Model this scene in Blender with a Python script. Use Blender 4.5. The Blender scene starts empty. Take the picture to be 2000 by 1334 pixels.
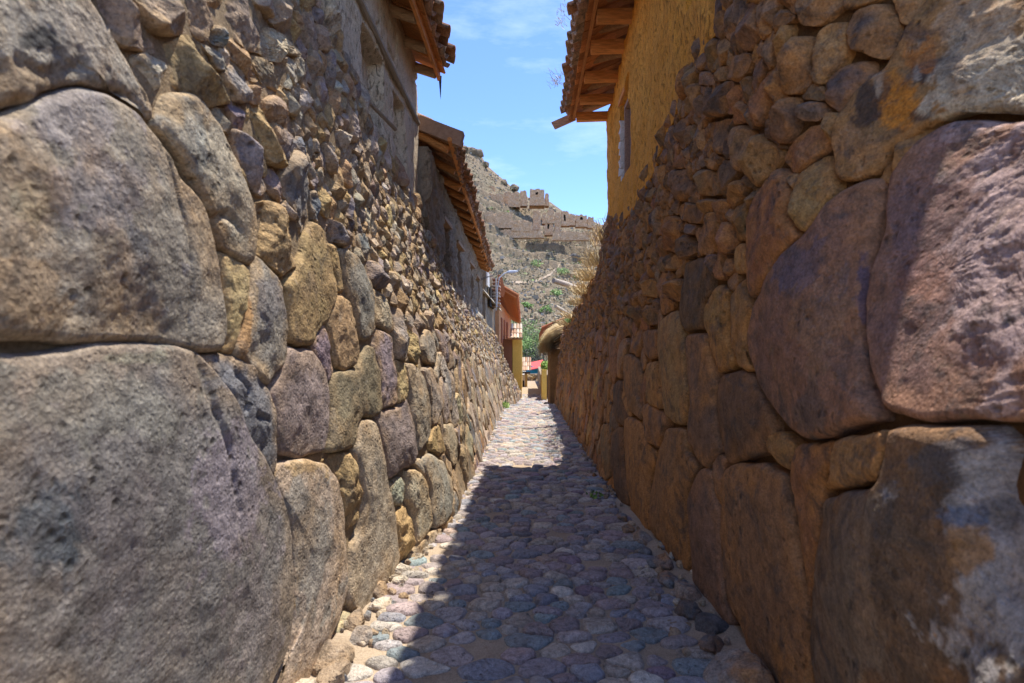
import bpy, math, random
import numpy as np
from mathutils import Vector, Matrix, noise as mnoise
random.seed(7); RNG = np.random.default_rng(11)
C = bpy.context.scene.collection
scene = bpy.context.scene
R = math.radians
EYE = 1.5            # camera height above the path
F = 1111.0           # focal length in photograph pixels
CX, CY = 1036.0, 667.0

# ------------------------------------------------------------------ camera, sky, sun, exposure
cd = bpy.data.cameras.new('camera'); cam = bpy.data.objects.new('camera', cd); C.objects.link(cam)
cam.location = (0, 0, EYE); cam.rotation_euler = (R(90), 0, 0)
cd.sensor_width = 36; cd.lens = 36 * F / 2000; cd.shift_x = -36 / 2000
cd.clip_start = 0.05; cd.clip_end = 8000
cd.dof.use_dof = True; cd.dof.focus_distance = 9.0; cd.dof.aperture_fstop = 3.2
scene.camera = cam
SUN = Vector((0.205, 0.215, 1.0)).normalized()
world = bpy.data.worlds.new('World'); scene.world = world; world.use_nodes = True
wn = world.node_tree; wn.nodes.clear()
sky = wn.nodes.new('ShaderNodeTexSky'); sky.sky_type = 'NISHITA'; sky.sun_disc = False
sky.sun_elevation = math.asin(SUN.z); sky.sun_rotation = math.atan2(SUN.x, SUN.y)
sky.altitude = 2800; sky.air_density = 1.0; sky.dust_density = 0.35; sky.ozone_density = 0.8
bg = wn.nodes.new('ShaderNodeBackground'); bg.inputs['Strength'].default_value = 0.15
tc = wn.nodes.new('ShaderNodeTexCoord'); mp = wn.nodes.new('ShaderNodeMapping'); mp.inputs['Scale'].default_value = (1.2, 1.2, 4.5)
cl = wn.nodes.new('ShaderNodeTexNoise'); cl.inputs['Scale'].default_value = 2.4; cl.inputs['Detail'].default_value = 9; cl.inputs['Roughness'].default_value = .62
cr = wn.nodes.new('ShaderNodeValToRGB'); cr.color_ramp.elements[0].position = .44; cr.color_ramp.elements[1].position = .80
cr.color_ramp.elements[0].color = (0, 0, 0, 1); cr.color_ramp.elements[1].color = (.26, .26, .26, 1)
mx = wn.nodes.new('ShaderNodeMixRGB'); mx.inputs[2].default_value = (7.0, 7.4, 7.8, 1)
wo = wn.nodes.new('ShaderNodeOutputWorld')
wn.links.new(tc.outputs['Generated'], mp.inputs[0]); wn.links.new(mp.outputs[0], cl.inputs[0]); wn.links.new(cl.outputs[0], cr.inputs[0])
tn = wn.nodes.new('ShaderNodeMixRGB'); tn.blend_type = 'MULTIPLY'; tn.inputs[0].default_value = 1; tn.inputs[2].default_value = (.64, .76, .98, 1); wn.links.new(sky.outputs[0], tn.inputs[1])
wn.links.new(cr.outputs[0], mx.inputs[0]); wn.links.new(tn.outputs[0], mx.inputs[1]); wn.links.new(mx.outputs[0], bg.inputs[0]); wn.links.new(bg.outputs[0], wo.inputs[0])
sd = bpy.data.lights.new('sun', 'SUN'); sd.energy = 3.1; sd.angle = R(.53); sd.color = (1, .93, .82)
so = bpy.data.objects.new('sun', sd); C.objects.link(so); so.rotation_euler = SUN.to_track_quat('Z', 'Y').to_euler(); so.location = (10, 10, 60)
scene.view_settings.view_transform = 'Standard'; scene.view_settings.look = 'None'
scene.view_settings.exposure = 1.36; scene.view_settings.gamma = 1; scene.view_settings.use_curve_mapping = False
scene.cycles.max_bounces = 8; scene.cycles.diffuse_bounces = 6

# ------------------------------------------------------------------ tagging and mesh helpers
def tag(o, label=None, cat=None, group=None, kind=None):
    if label: o['label'] = label
    if cat: o['category'] = cat
    if group: o['group'] = group
    if kind: o['kind'] = kind
    return o
def empty(name, loc=(0, 0, 0), parent=None):
    o = bpy.data.objects.new(name, None); C.objects.link(o); o.location = loc; o.empty_display_size = .2
    if parent: o.parent = parent
    return o
def obj(name, v, f, mat, parent=None, smooth=False, cols=None, alpha=None):
    """v in world coordinates; parented empties keep no rotation, so subtract their location"""
    me = bpy.data.meshes.new(name)
    off = Vector((0, 0, 0)); p = parent
    while p: off += p.location; p = p.parent
    v = np.asarray(v, dtype=float)
    c = v.mean(axis=0) if len(v) else np.zeros(3)
    me.from_pydata((v - c).tolist(), [], f if isinstance(f, list) else f.tolist())
    me.materials.append(mat)
    if smooth: me.polygons.foreach_set('use_smooth', [True] * len(me.polygons))
    if cols is not None:
        a = me.color_attributes.new('col', 'FLOAT_COLOR', 'POINT')
        cc = np.ones((len(v), 4)); cc[:, :3] = cols; cc[:, 3] = 1 if alpha is None else alpha; a.data.foreach_set('color', cc.ravel())
    me.update()
    o = bpy.data.objects.new(name, me); C.objects.link(o)
    if parent: o.parent = parent
    o.location = Vector(c) - off
    return o
class MB:
    def __init__(s): s.v = []; s.f = []; s.c = []
    def add(s, v, f, col=None):
        n = len(s.v); s.v.extend([tuple(p) for p in v]); s.f.extend([tuple(i + n for i in q) for q in f])
        if col is not None: s.c.extend([tuple(col)] * len(v))
    def box(s, c, d, rot=None, jit=0, col=None):
        m = rot.to_3x3() if rot else Matrix.Identity(3); vs = []
        for k in range(8):
            p = Vector(((k & 1) - .5, ((k >> 1) & 1) - .5, (k >> 2) - .5))
            p = Vector((p.x * d[0], p.y * d[1], p.z * d[2]))
            if jit: p += Vector([random.uniform(-jit, jit) for _ in range(3)])
            vs.append(Vector(c) + m @ p)
        s.add(vs, [(0, 2, 3, 1), (4, 5, 7, 6), (0, 1, 5, 4), (2, 6, 7, 3), (0, 4, 6, 2), (1, 3, 7, 5)], col)
    def tube(s, pts, r, n=8, col=None, wob=0):
        pts = [Vector(p) for p in pts]; vs = []; fs = []
        rr = r if isinstance(r, (list, tuple)) else [r] * len(pts)
        for i, p in enumerate(pts):
            d = (pts[min(i + 1, len(pts) - 1)] - pts[max(i - 1, 0)]).normalized()
            a = d.orthogonal().normalized(); a = Vector((0, 0, 1)).cross(d).normalized() if abs(d.z) < .95 else Vector((1, 0, 0))
            b = d.cross(a)
            for k in range(n):
                t = 2 * math.pi * k / n; q = rr[i] * (1 + random.uniform(-wob, wob))
                vs.append(p + (a * math.cos(t) + b * math.sin(t)) * q)
        for i in range(len(pts) - 1):
            for k in range(n): fs.append((i * n + k, i * n + (k + 1) % n, (i + 1) * n + (k + 1) % n, (i + 1) * n + k))
        fs.append(tuple(range(n))[::-1]); fs.append(tuple((len(pts) - 1) * n + k for k in range(n)))
        s.add(vs, fs, col)
    def build(s, name, mat, parent=None, smooth=False):
        return obj(name, s.v, s.f, mat, parent, smooth, np.array(s.c) if s.c and len(s.c) == len(s.v) else None)
def P(px, py, Y): return Vector(((px - CX) / F * Y, Y, EYE + (CY - py) / F * Y))

# numpy value noise
np.seterr(over='ignore')
_K1, _K2, _K3, _K4 = np.uint32(374761393), np.uint32(668265263), np.uint32(2246822519), np.uint32(1274126177)
_CO = np.array([(a, b, c) for a in (0, 1) for b in (0, 1) for c in (0, 1)], dtype=np.uint32)
def vn(x, y, z=None):
    x = np.asarray(x, float) + 1000.; y = np.asarray(y, float) + 1000.; z = np.full_like(x, 1000.) if z is None else np.zeros_like(x) + z + 1000.
    sh = (8,) + (1,) * x.ndim
    p = np.stack([x, y, z]); i = np.floor(p); f = p - i; f = f * f * (3 - 2 * f); i = i.astype(np.int64).astype(np.uint32)
    h = ((i[0] + _CO[:, 0].reshape(sh)) * _K1) ^ ((i[1] + _CO[:, 1].reshape(sh)) * _K2) ^ ((i[2] + _CO[:, 2].reshape(sh)) * _K3)
    h = (h ^ (h >> np.uint32(13))) * _K4; h ^= h >> np.uint32(16)
    v = (h & np.uint32(0xffffff)).astype(np.float64) / 8388607.5 - 1.0
    v = v[:4] + (v[4:] - v[:4]) * f[0]; v = v[:2] + (v[2:] - v[:2]) * f[1]; return v[0] + (v[1] - v[0]) * f[2]
def fbm(x, y, z=None, o=4, g=.5):
    s = 0; a = 1; t = 0
    for k in range(o):
        s = s + a * vn(np.asarray(x) * 2 ** k + 17 * k, np.asarray(y) * 2 ** k - 9 * k, None if z is None else z * 2 ** k); t += a; a *= g
    return s / t * 1.4
def ss(a, b, x):
    t = np.clip((np.asarray(x, float) - a) / (b - a), 0, 1); return t * t * (3 - 2 * t)

# ------------------------------------------------------------------ materials
def mat_new(name):
    m = bpy.data.materials.new(name); m.use_nodes = True; nt = m.node_tree; nt.nodes.clear()
    out = nt.nodes.new('ShaderNodeOutputMaterial'); b = nt.nodes.new('ShaderNodeBsdfPrincipled')
    nt.links.new(b.outputs[0], out.inputs[0]); b.inputs['Roughness'].default_value = .9
    b.inputs['Specular IOR Level'].default_value = .25
    return m, nt, b
def nz(nt, vec, scale, detail=6, rough=.6, dist=0):
    n = nt.nodes.new('ShaderNodeTexNoise'); n.inputs['Scale'].default_value = scale; n.inputs['Detail'].default_value = detail
    n.inputs['Roughness'].default_value = rough; n.inputs['Distortion'].default_value = dist; nt.links.new(vec, n.inputs['Vector']); return n.outputs[0]
def ramp(nt, fac, pts):
    r = nt.nodes.new('ShaderNodeValToRGB'); e = r.color_ramp.elements
    while len(e) < len(pts): e.new(.5)
    for i, (p, c) in enumerate(pts):
        e[i].position = p; e[i].color = (c, c, c, 1) if not isinstance(c, tuple) else (*c, 1)
    nt.links.new(fac, r.inputs[0]); return r.outputs[0]
def mix(nt, fac, a, b, mode='MIX'):
    m = nt.nodes.new('ShaderNodeMixRGB'); m.blend_type = mode
    for i, x in ((0, fac), (1, a), (2, b)):
        if isinstance(x, (int, float)): m.inputs[i].default_value = x
        elif isinstance(x, tuple): m.inputs[i].default_value = (*x, 1)
        else: nt.links.new(x, m.inputs[i])
    return m.outputs[0]
def bump(nt, b, h, dist, strength=1, prev=None):
    n = nt.nodes.new('ShaderNodeBump'); n.inputs['Distance'].default_value = dist; n.inputs['Strength'].default_value = strength
    nt.links.new(h, n.inputs['Height'])
    if prev: nt.links.new(prev, n.inputs['Normal'])
    nt.links.new(n.outputs[0], b.inputs['Normal']); return n.outputs[0]
def pos(nt): return nt.nodes.new('ShaderNodeNewGeometry').outputs['Position']
def objc(nt): return nt.nodes.new('ShaderNodeTexCoord').outputs['Object']
def attr(nt, n='col'):
    a = nt.nodes.new('ShaderNodeAttribute'); a.attribute_name = n; return a.outputs['Color']
def nzc(nt, vec, scale):
    n = nt.nodes.new('ShaderNodeTexNoise'); n.inputs['Scale'].default_value = scale; n.inputs['Detail'].default_value = 4; nt.links.new(vec, n.inputs['Vector']); return n.outputs['Color']
def mixv(nt, a, b, k):
    m = nt.nodes.new('ShaderNodeVectorMath'); m.operation = 'MULTIPLY_ADD'; nt.links.new(b, m.inputs[0]); m.inputs[1].default_value = (k, k, k); nt.links.new(a, m.inputs[2]); return m.outputs[0]
def rock_mat(name, ochre, och_amt, pale=(.46, .40, .32), fine=.0028, scale=1.0, dkamt=.5):
    m, nt, b = mat_new(name); p = pos(nt); base = attr(nt); at = nt.nodes.new('ShaderNodeAttribute'); at.attribute_name = 'col'; al = at.outputs['Alpha']
    big = nz(nt, p, 3.2 * scale, 7, .62, .4); mid = nz(nt, p, 17 * scale, 6, .65); fin = nz(nt, p, 95 * scale, 5, .7)
    c = mix(nt, mix(nt, 1.0, ramp(nt, big, [(.47, 0.0), (.66, och_amt)]), al, 'MULTIPLY'), base, ochre)
    dk = nz(nt, p, 6.5 * scale, 7, .7, .8)
    c = mix(nt, ramp(nt, dk, [(.50, 0.0), (.66, dkamt)]), c, (.070, .062, .060))
    pl = nz(nt, p, 9 * scale, 8, .75, .5)
    c = mix(nt, ramp(nt, pl, [(.58, 0.0), (.72, .45)]), c, pale)
    c = mix(nt, 1.0, c, ramp(nt, mid, [(.25, .55), (.5, 1.0), (.75, 1.35)]), 'MULTIPLY')
    c = mix(nt, .75, c, ramp(nt, fin, [(.3, .45), (.5, 1.0), (.72, 1.6)]), 'MULTIPLY')
    nt.links.new(c, b.inputs['Base Color'])
    v = nt.nodes.new('ShaderNodeTexVoronoi'); v.inputs['Scale'].default_value = 48 * scale; nt.links.new(p, v.inputs['Vector'])
    pit = ramp(nt, v.outputs['Distance'], [(.08, 0.0), (.42, 1.0)])
    v2 = nt.nodes.new('ShaderNodeTexVoronoi'); v2.inputs['Scale'].default_value = 19 * scale; nt.links.new(mixv(nt, p, nzc(nt, p, 9 * scale), .05), v2.inputs['Vector'])
    pit2 = ramp(nt, v2.outputs['Distance'], [(.05, 0.0), (.30, 1.0)])
    msk = ramp(nt, nz(nt, p, 2.1 * scale, 3, .5), [(.48, 0.0), (.60, 1.0)])
    pit2 = mix(nt, msk, (1, 1, 1), pit2)
    c = mix(nt, 1.0, c, ramp(nt, pit2, [(0, .45), (1, 1.0)]), 'MULTIPLY'); nt.links.new(c, b.inputs['Base Color'])
    n1 = bump(nt, b, mid, .018, 1.0); n2 = bump(nt, b, fin, fine, 1.0, n1); n3 = bump(nt, b, pit, .003, .8, n2); bump(nt, b, pit2, .010, .9, n3)
    b.inputs['Roughness'].default_value = .86
    return m
M_ROCKL = rock_mat('andesite_rock', (.42, .265, .125), .6)
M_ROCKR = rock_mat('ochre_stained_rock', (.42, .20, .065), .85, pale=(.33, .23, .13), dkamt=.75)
M_COB = rock_mat('river_cobble', (.28, .22, .17), .35, pale=(.42, .38, .36), fine=.0016, scale=2.2)
def earth_mat(name, c1, c2, sc=6, bd=.01, cracks=0, dark=(.05, .035, .02), grit=120):
    m, nt, b = mat_new(name); p = pos(nt)
    a = nz(nt, p, sc, 8, .65, .3); g = nz(nt, p, grit, 4, .7); k = nz(nt, p, sc * 5, 6, .7)
    c = mix(nt, ramp(nt, a, [(.35, 0.0), (.65, 1.0)]), c1, c2)
    c = mix(nt, .85, c, ramp(nt, g, [(.28, .5), (.5, 1.0), (.75, 1.4)]), 'MULTIPLY')
    c = mix(nt, ramp(nt, k, [(.60, 0.0), (.72, .6)]), c, dark)
    n1 = bump(nt, b, k, bd, .9); n2 = bump(nt, b, g, .003, .9, n1)
    if cracks:   # straw flecks and drying cracks, stretched upright
        mpn = nt.nodes.new('ShaderNodeMapping'); mpn.inputs['Scale'].default_value = (46, 46, 15); nt.links.new(p, mpn.inputs[0])
        s = nz(nt, mpn.outputs[0], 1.0, 5, .7, 1.2)
        sf = ramp(nt, s, [(.59, 0.0), (.65, .8)]); c = mix(nt, sf, c, dark)
        inv = ramp(nt, s, [(.54, 1.0), (.65, 0.0)]); bump(nt, b, inv, .012 * cracks, 1, n2)
    nt.links.new(c, b.inputs['Base Color']); b.inputs['Roughness'].default_value = .95
    return m
M_MUDL = earth_mat('mud_mortar', (.26, .185, .11), (.36, .27, .165), 7, .02)
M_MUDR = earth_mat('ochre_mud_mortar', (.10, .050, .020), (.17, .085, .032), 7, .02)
M_PLASTL = earth_mat('pale_mud_plaster', (.55, .44, .30), (.67, .55, .40), 2.2, .012, 1, (.16, .11, .06))
M_PLASTR = earth_mat('ochre_mud_plaster', (.68, .285, .035), (.78, .36, .06), 2.2, .012, 1, (.14, .065, .02))
M_GREYP = earth_mat('grey_mud_render', (.26, .205, .145), (.37, .295, .21), 5, .04, .8, (.11, .08, .05))
M_SAND = earth_mat('packed_sand', (.33, .255, .18), (.43, .34, .245), 5, .008)
M_SOIL = earth_mat('dry_soil', (.22, .17, .11), (.30, .24, .16), .5, .05)
M_ADOBE = earth_mat('brown_adobe', (.25, .14, .06), (.33, .19, .085), 4, .02, .7)
M_WHITE = earth_mat('white_plaster', (.66, .64, .60), (.74, .72, .68), 3, .006)
M_YEL = earth_mat('yellow_painted_plaster', (.66, .43, .09), (.74, .50, .13), 3, .005, 0, (.4, .25, .08))
M_SALM = earth_mat('salmon_plaster', (.52, .26, .12), (.60, .32, .16), 3, .005, 0, (.3, .15, .06))
def attr_mat(name, rough=.9, var=.5, sc=20, bd=.004, grain=None):
    m, nt, b = mat_new(name); p = objc(nt) if grain else pos(nt)
    if grain:
        mpn = nt.nodes.new('ShaderNodeMapping'); mpn.inputs['Scale'].default_value = grain; nt.links.new(p, mpn.inputs[0]); p = mpn.outputs[0]
    n = nz(nt, p, sc, 7, .68, .6)
    c = mix(nt, var, attr(nt), ramp(nt, n, [(.25, .3), (.5, 1.0), (.75, 1.5)]), 'MULTIPLY')
    nt.links.new(c, b.inputs['Base Color']); bump(nt, b, n, bd, 1); b.inputs['Roughness'].default_value = rough
    return m
M_GEN = attr_mat('weathered_surface')
M_WOODX = attr_mat('timber_across', .8, .8, 6, .006, (1, 9, 9))
M_WOODY = attr_mat('timber_along', .8, .8, 6, .006, (9, 1, 9))
def tile_mat():
    m, nt, b = mat_new('fired_clay_tile'); p = pos(nt)
    oi = nt.nodes.new('ShaderNodeObjectInfo').outputs['Random']
    c = ramp(nt, oi, [(0, (.30, .14, .07)), (.35, (.40, .20, .11)), (.7, (.33, .21, .13)), (1, (.46, .29, .18))])
    n = nz(nt, p, 14, 8, .72, .5); g = nz(nt, p, 70, 5, .7)
    c = mix(nt, ramp(nt, n, [(.45, 0.0), (.62, .8)]), c, (.085, .075, .06))
    n2 = nz(nt, p, 24, 6, .7)
    c = mix(nt, ramp(nt, n2, [(.58, 0.0), (.7, .6)]), c, (.36, .33, .25))
    c = mix(nt, .7, c, ramp(nt, g, [(.3, .5), (.7, 1.4)]), 'MULTIPLY')
    nt.links.new(c, b.inputs['Base Color']); bump(nt, b, g, .003, 1)
    return m
M_TILE = tile_mat()
def leaf_mat(name, tr=.25):
    m, nt, b = mat_new(name); nt.links.new(attr(nt), b.inputs['Base Color']); b.inputs['Roughness'].default_value = .6
    return m
M_LEAF = leaf_mat('foliage'); M_STRAW = leaf_mat('dry_straw')
def hill_mat():
    m, nt, b = mat_new('scrubby_hillside'); p = pos(nt)
    a = nz(nt, p, .06, 8, .7, .5); k = nz(nt, p, .55, 8, .75, .6); f = nz(nt, p, 2.2, 6, .7)
    c = mix(nt, ramp(nt, a, [(.38, 0.0), (.62, 1.0)]), (.27, .20, .13), (.215, .175, .11))
    c = mix(nt, ramp(nt, k, [(.50, 0.0), (.62, .8)]), c, (.13, .11, .075))
    c = mix(nt, ramp(nt, f, [(.55, 0.0), (.66, .8)]), c, (.36, .30, .235))
    nt.links.new(c, b.inputs['Base Color']); n1 = bump(nt, b, k, .9, .9); bump(nt, b, f, .3, .9, n1)
    return m
M_HILL = hill_mat()
M_RUIN = earth_mat('ruin_masonry', (.60, .36, .20), (.78, .53, .33), 1.3, .5, 0, (.14, .09, .055), 4.5)

# ------------------------------------------------------------------ the lie of the alley (x = side * L(Y, z))
def interp(x, pts): return np.interp(x, [p[0] for p in pts], [p[1] for p in pts])
def path_z(Y):
    Y = np.asarray(Y, float)
    return -.027 * np.minimum(Y, 17.7) - .25 * ss(17.7, 19.5, Y) - .03 * np.maximum(Y - 17.7, 0)
TOP = {-1: [(-3, 1.95), (3.24, 1.94), (4.4, 1.54), (5.3, 1.46), (6.15, 1.40), (6.6, 1.0), (8.65, .87), (11.1, .77), (15, .60), (16.8, .45), (17.6, .25), (19, -.39), (21, -1.35), (24.2, -2.2)],
       1: [(-3, 1.9), (3, 1.9), (3.8, 1.86), (4.6, 1.7), (5.1, 1.55), (6, 1.45), (7.4, 1.5), (8.6, 1.78), (8.9, 1.7), (10, 1.2), (13, .8), (17.5, .34), (19.5, -.1)]}
def top_z(side, Y): return EYE + interp(Y, TOP[side])
def L(side, Y, z):
    Y = np.asarray(Y, float); z = np.asarray(z, float); H = z - EYE
    if side < 0:
        base = interp(Y, [(0, 1.05), (3, 1.04), (3.8, .98), (4.6, .80), (5.5, .73), (8, .75), (17.7, .81), (19, .72), (21, .58), (24, .42)])
        top = interp(Y, [(0, 1.2), (6.1, 1.2), (6.5, 1.13), (14, 1.40), (16.8, 1.30), (17.6, 1.15), (19, .96), (21, .68), (24, .45)])
    else:
        base = interp(Y, [(0, 1.14), (3, 1.12), (4.5, 1.05), (6.5, .94), (10, .87), (18, .80), (25, .8)])
        top = interp(Y, [(0, 1.12), (6, 1.12), (8.7, 1.2), (14, 1.12), (19, 1.05), (25, 1.0)])
    zb = path_z(Y); zt = EYE + interp(Y, TOP[side])
    t = (z - zb) / np.maximum(zt - zb, .3)
    l = base + (top - base) * np.clip(t, -.1, 1.3)
    l = l + .018 * fbm(Y * 1.3, z * 1.3 + side * 7, o=2)
    if side > 0:
        w = ss(0, 1.05, (2.50 + .08 * H) - Y)
        l = l + w * .46 * np.clip(H, -.25, 2.2)
    return l
_YS = np.concatenate([np.arange(.35, 4, .006), np.arange(4, 26, .02)])
def onwall(side, px, py):
    z = EYE + (CY - py) / F * _YS
    g = (L(side, _YS, z) - .024) - abs(px - CX) / F * _YS
    i = np.where(g < 0)[0]; i = i[0] if len(i) else len(_YS) - 1
    return (_YS[i], z[i])
_cb = [onwall(1, x, y) for x, y in ((1790, -80), (1800, 60), (1835, 160), (1848, 230), (1835, 300), (1862, 420), (1842, 520), (1868, 640), (1858, 760), (1915, 860), (1880, 960), (1900, 1100), (1925, 1200), (1905, 1334))]
_cb = sorted((z, y) for y, z in _cb)

# ------------------------------------------------------------------ stones
CUT = .2
def chaikin(p, n=2, CUT=CUT):
    for _ in range(n):
        q = np.roll(p, -1, 0); a = (1 - CUT) * p + CUT * q; b = CUT * p + (1 - CUT) * q
        p = np.empty((len(a) * 2, 2)); p[0::2] = a; p[1::2] = b
    return p
def resample(p, N):
    q = np.vstack([p, p[:1]]); d = np.linalg.norm(np.diff(q, axis=0), axis=1); s = np.concatenate([[0], np.cumsum(d)])
    t = np.linspace(0, s[-1], N, endpoint=False)
    return np.stack([np.interp(t, s, q[:, 0]), np.interp(t, s, q[:, 1])], 1)
def area_c(p):
    x, y = p[:, 0], p[:, 1]; x2, y2 = np.roll(x, -1), np.roll(y, -1); c = x * y2 - x2 * y; A = c.sum() / 2
    if abs(A) < 1e-9: return 0, p.mean(0)
    return A, np.array([((x + x2) * c).sum(), ((y + y2) * c).sum()]) / (6 * A)
def stone_geo(poly, D, Rr, N, K, gap, rough, facet=0, seed=0, crown=.3, back=.06, round_n=2, fine=0):
    p = np.asarray(poly, float); A, c = area_c(p)
    if A < 0: p = p[::-1]; A = -A
    size = math.sqrt(A)
    p = resample(chaikin(p, round_n) if round_n > 0 else chaikin(p, -round_n, .12), N)
    d = p - c; r = np.linalg.norm(d, axis=1, keepdims=True)
    b = c + d / np.maximum(r, 1e-6) * np.maximum(r - gap, r * .55)
    b = b + (d / np.maximum(r, 1e-6)) * (size * .035 * fbm(p[:, 0] * 3 / size + seed, p[:, 1] * 3 / size, o=2))[:, None]
    fs = 1 - (np.arange(K) / K) ** (1.7 if K > 5 else 1.25)
    rings = []; dep = []
    rb = np.linalg.norm(b - c, axis=1)
    for k, f in enumerate(fs):
        q = c + (b - c) * f
        if N >= 40: e = np.sqrt(((q[:, None, :] - b[None, :, :]) ** 2).sum(2)).min(1) if k else np.zeros(N)
        else: e = (1 - f) * rb * .85
        t = np.clip(e / Rr, 0, 1); dd = D * np.sqrt(np.maximum(1 - (1 - t) ** 2, 0)) + D * crown * (1 - f * f)
        rings.append(q); dep.append(dd if k else np.full(N, -back))
    q = np.vstack(rings + [c[None]]); dd = np.concatenate(dep + [np.array([D * (1 + crown)])])
    if facet:
        rg = np.random.default_rng(int(seed * 977) % 99991 + 5)
        for _ in range(facet):
            a = rg.uniform(0, 2 * math.pi); s = rg.uniform(.3, 1.3) * D / size * 2.0
            dd2 = D * rg.uniform(.75, 1.2) + s * ((q[:, 0] - c[0]) * math.cos(a) + (q[:, 1] - c[1]) * math.sin(a))
            m = np.minimum(dd, dd2); m[:N] = dd[:N]; dd = np.maximum(m, np.where(np.arange(len(m)) < N, -1, 0.0))
    nn = fbm(q[:, 0] * 2.2 / size + seed * 3.1, q[:, 1] * 2.2 / size, o=5, g=.55)
    amp = np.ones(len(q)); amp[:N] = 0
    dd = dd + rough * nn * amp
    if fine: dd = dd + fine * fbm(q[:, 0] * 16, q[:, 1] * 16, o=3, g=.6) * amp
    faces = []
    for k in range(K - 1):
        for i in range(N):
            j = (i + 1) % N; faces.append((k * N + i, k * N + j, (k + 1) * N + j, (k + 1) * N + i))
    o = (K - 1) * N
    for i in range(N): faces.append((o + i, o + (i + 1) % N, K * N))
    return q, dd, faces, A, c
PAL = {'g': (.30, .26, .225), 'b': (.30, .225, .155), 'o': (.38, .255, .13), 'y': (.44, .32, .15), 'p': (.265, .215, .205),
       'd': (.11, .105, .105), 'r': (.30, .17, .11), 'w': (.52, .45, .35), 's': (.19, .195, .20), 'l': (.40, .335, .245), 'h': (.185, .17, .165), 'q': (.25, .215, .19)}
def wall_xyz(side, q, dd):
    l = L(side, q[:, 0], q[:, 1]) - dd
    return np.stack([side * l, q[:, 0], q[:, 1]], 1)
def clip_half(poly, n, d):     # keep n.x <= d
    out = []
    for i in range(len(poly)):
        a, b = poly[i], poly[(i + 1) % len(poly)]; sa = a[0] * n[0] + a[1] * n[1] - d; sb = b[0] * n[0] + b[1] * n[1] - d
        if sa <= 0: out.append(a)
        if (sa < 0 < sb) or (sb < 0 < sa):
            t = sa / (sa - sb); out.append((a[0] + (b[0] - a[0]) * t, a[1] + (b[1] - a[1]) * t))
    return out
def inside(p, poly):
    x, y = p; r = False; n = len(poly)
    for i in range(n):
        x1, y1 = poly[i]; x2, y2 = poly[(i + 1) % n]
        if (y1 > y) != (y2 > y) and x < (x2 - x1) * (y - y1) / (y2 - y1) + x1: r = not r
    return r
def near_pt(p, poly):
    a = poly; b = np.roll(poly, -1, 0); ab = b - a; t = np.clip(((p - a) * ab).sum(1) / np.maximum((ab * ab).sum(1), 1e-12), 0, 1)
    q = a + ab * t[:, None]; d = np.linalg.norm(q - p, axis=1); i = d.argmin(); return d[i], q[i]
def fill_cells(rad, y0, y1, zlo, zhi, obstacles, tries, asp=1.0, seed=1, skew=1.5):
    """variable-radius dart throwing, then Voronoi cells cut back at the traced stones"""
    rg = np.random.default_rng(seed); n = 0; G = {}; SL_ = []; RL = []; cs = .36
    bb = [(o[:, 0].min(), o[:, 0].max(), o[:, 1].min(), o[:, 1].max()) for o in obstacles]; OL = [o.tolist() for o in obstacles]
    tabY = np.arange(y0 - .1, y1 + .2, .05); tlo = [float(zlo(t)) for t in tabY]; thi = [float(zhi(t)) for t in tabY]
    U = rg.random((tries, 2)); U[:, 0] = y0 + (y1 - y0) * U[:, 0] ** skew
    for Y, u in U.tolist():
        k = int((Y - y0 + .1) / .05); a, b = tlo[k], thi[k]; z = a + (b - a) * u; r = rad(Y, z); gi, gj = int(Y / cs), int((z + 5) / cs); bad = False
        for di in (-1, 0, 1):
            for dj in (-1, 0, 1):
                for (y_, z_, r_) in G.get((gi + di, gj + dj), ()):
                    if math.hypot((y_ - Y) * asp, z_ - z) < (r + r_) * .5: bad = True; break
                if bad: break
            if bad: break
        if bad: continue
        for o, ol, q in zip(obstacles, OL, bb):
            if q[0] - r < Y < q[1] + r and q[2] - r < z < q[3] + r:
                if inside((Y, z), ol) or near_pt(np.array([Y, z]), o)[0] < r * .22: bad = True; break
        if bad: continue
        G.setdefault((gi, gj), []).append((Y, z, r)); SL_.append((Y, z)); RL.append(r); n += 1
    S = np.array(SL_); Rd = np.array(RL)
    S = S[:n]; Rd = Rd[:n]; cells = []
    for i in range(n):
        Y, z = S[i]; r = Rd[i] * 1.15; rr = r / asp
        poly = [(Y - rr, z - r * .5), (Y - rr * .5, z - r), (Y + rr * .5, z - r), (Y + rr, z - r * .5), (Y + rr, z + r * .5), (Y + rr * .5, z + r), (Y - rr * .5, z + r), (Y - rr, z + r * .5)]
        d = np.hypot((S[:, 0] - Y) * asp, S[:, 1] - z); idx = np.where((d < 2.6 * r) & (d > 0))[0]
        for j in idx:
            nx = (S[j, 0] - Y) * asp * asp; ny = S[j, 1] - z
            wgt = Rd[i] / (Rd[i] + Rd[j]); mx_ = Y + (S[j, 0] - Y) * wgt; mz_ = z + (S[j, 1] - z) * wgt
            poly = clip_half(poly, (nx, ny), nx * mx_ + ny * mz_)
            if len(poly) < 3: break
        if len(poly) >= 3:
            for o, q in zip(obstacles, bb):
                if q[0] - r < Y < q[1] + r and q[2] - r < z < q[3] + r:
                    dd, pt = near_pt(np.array([Y, z]), o)
                    if dd < r * 1.2:
                        nx, ny = pt[0] - Y, pt[1] - z; poly = clip_half(poly, (nx, ny), nx * pt[0] + ny * pt[1])
                        if len(poly) < 3: break
        if len(poly) >= 3: cells.append((np.array(poly), Rd[i]))
    return cells

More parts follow.
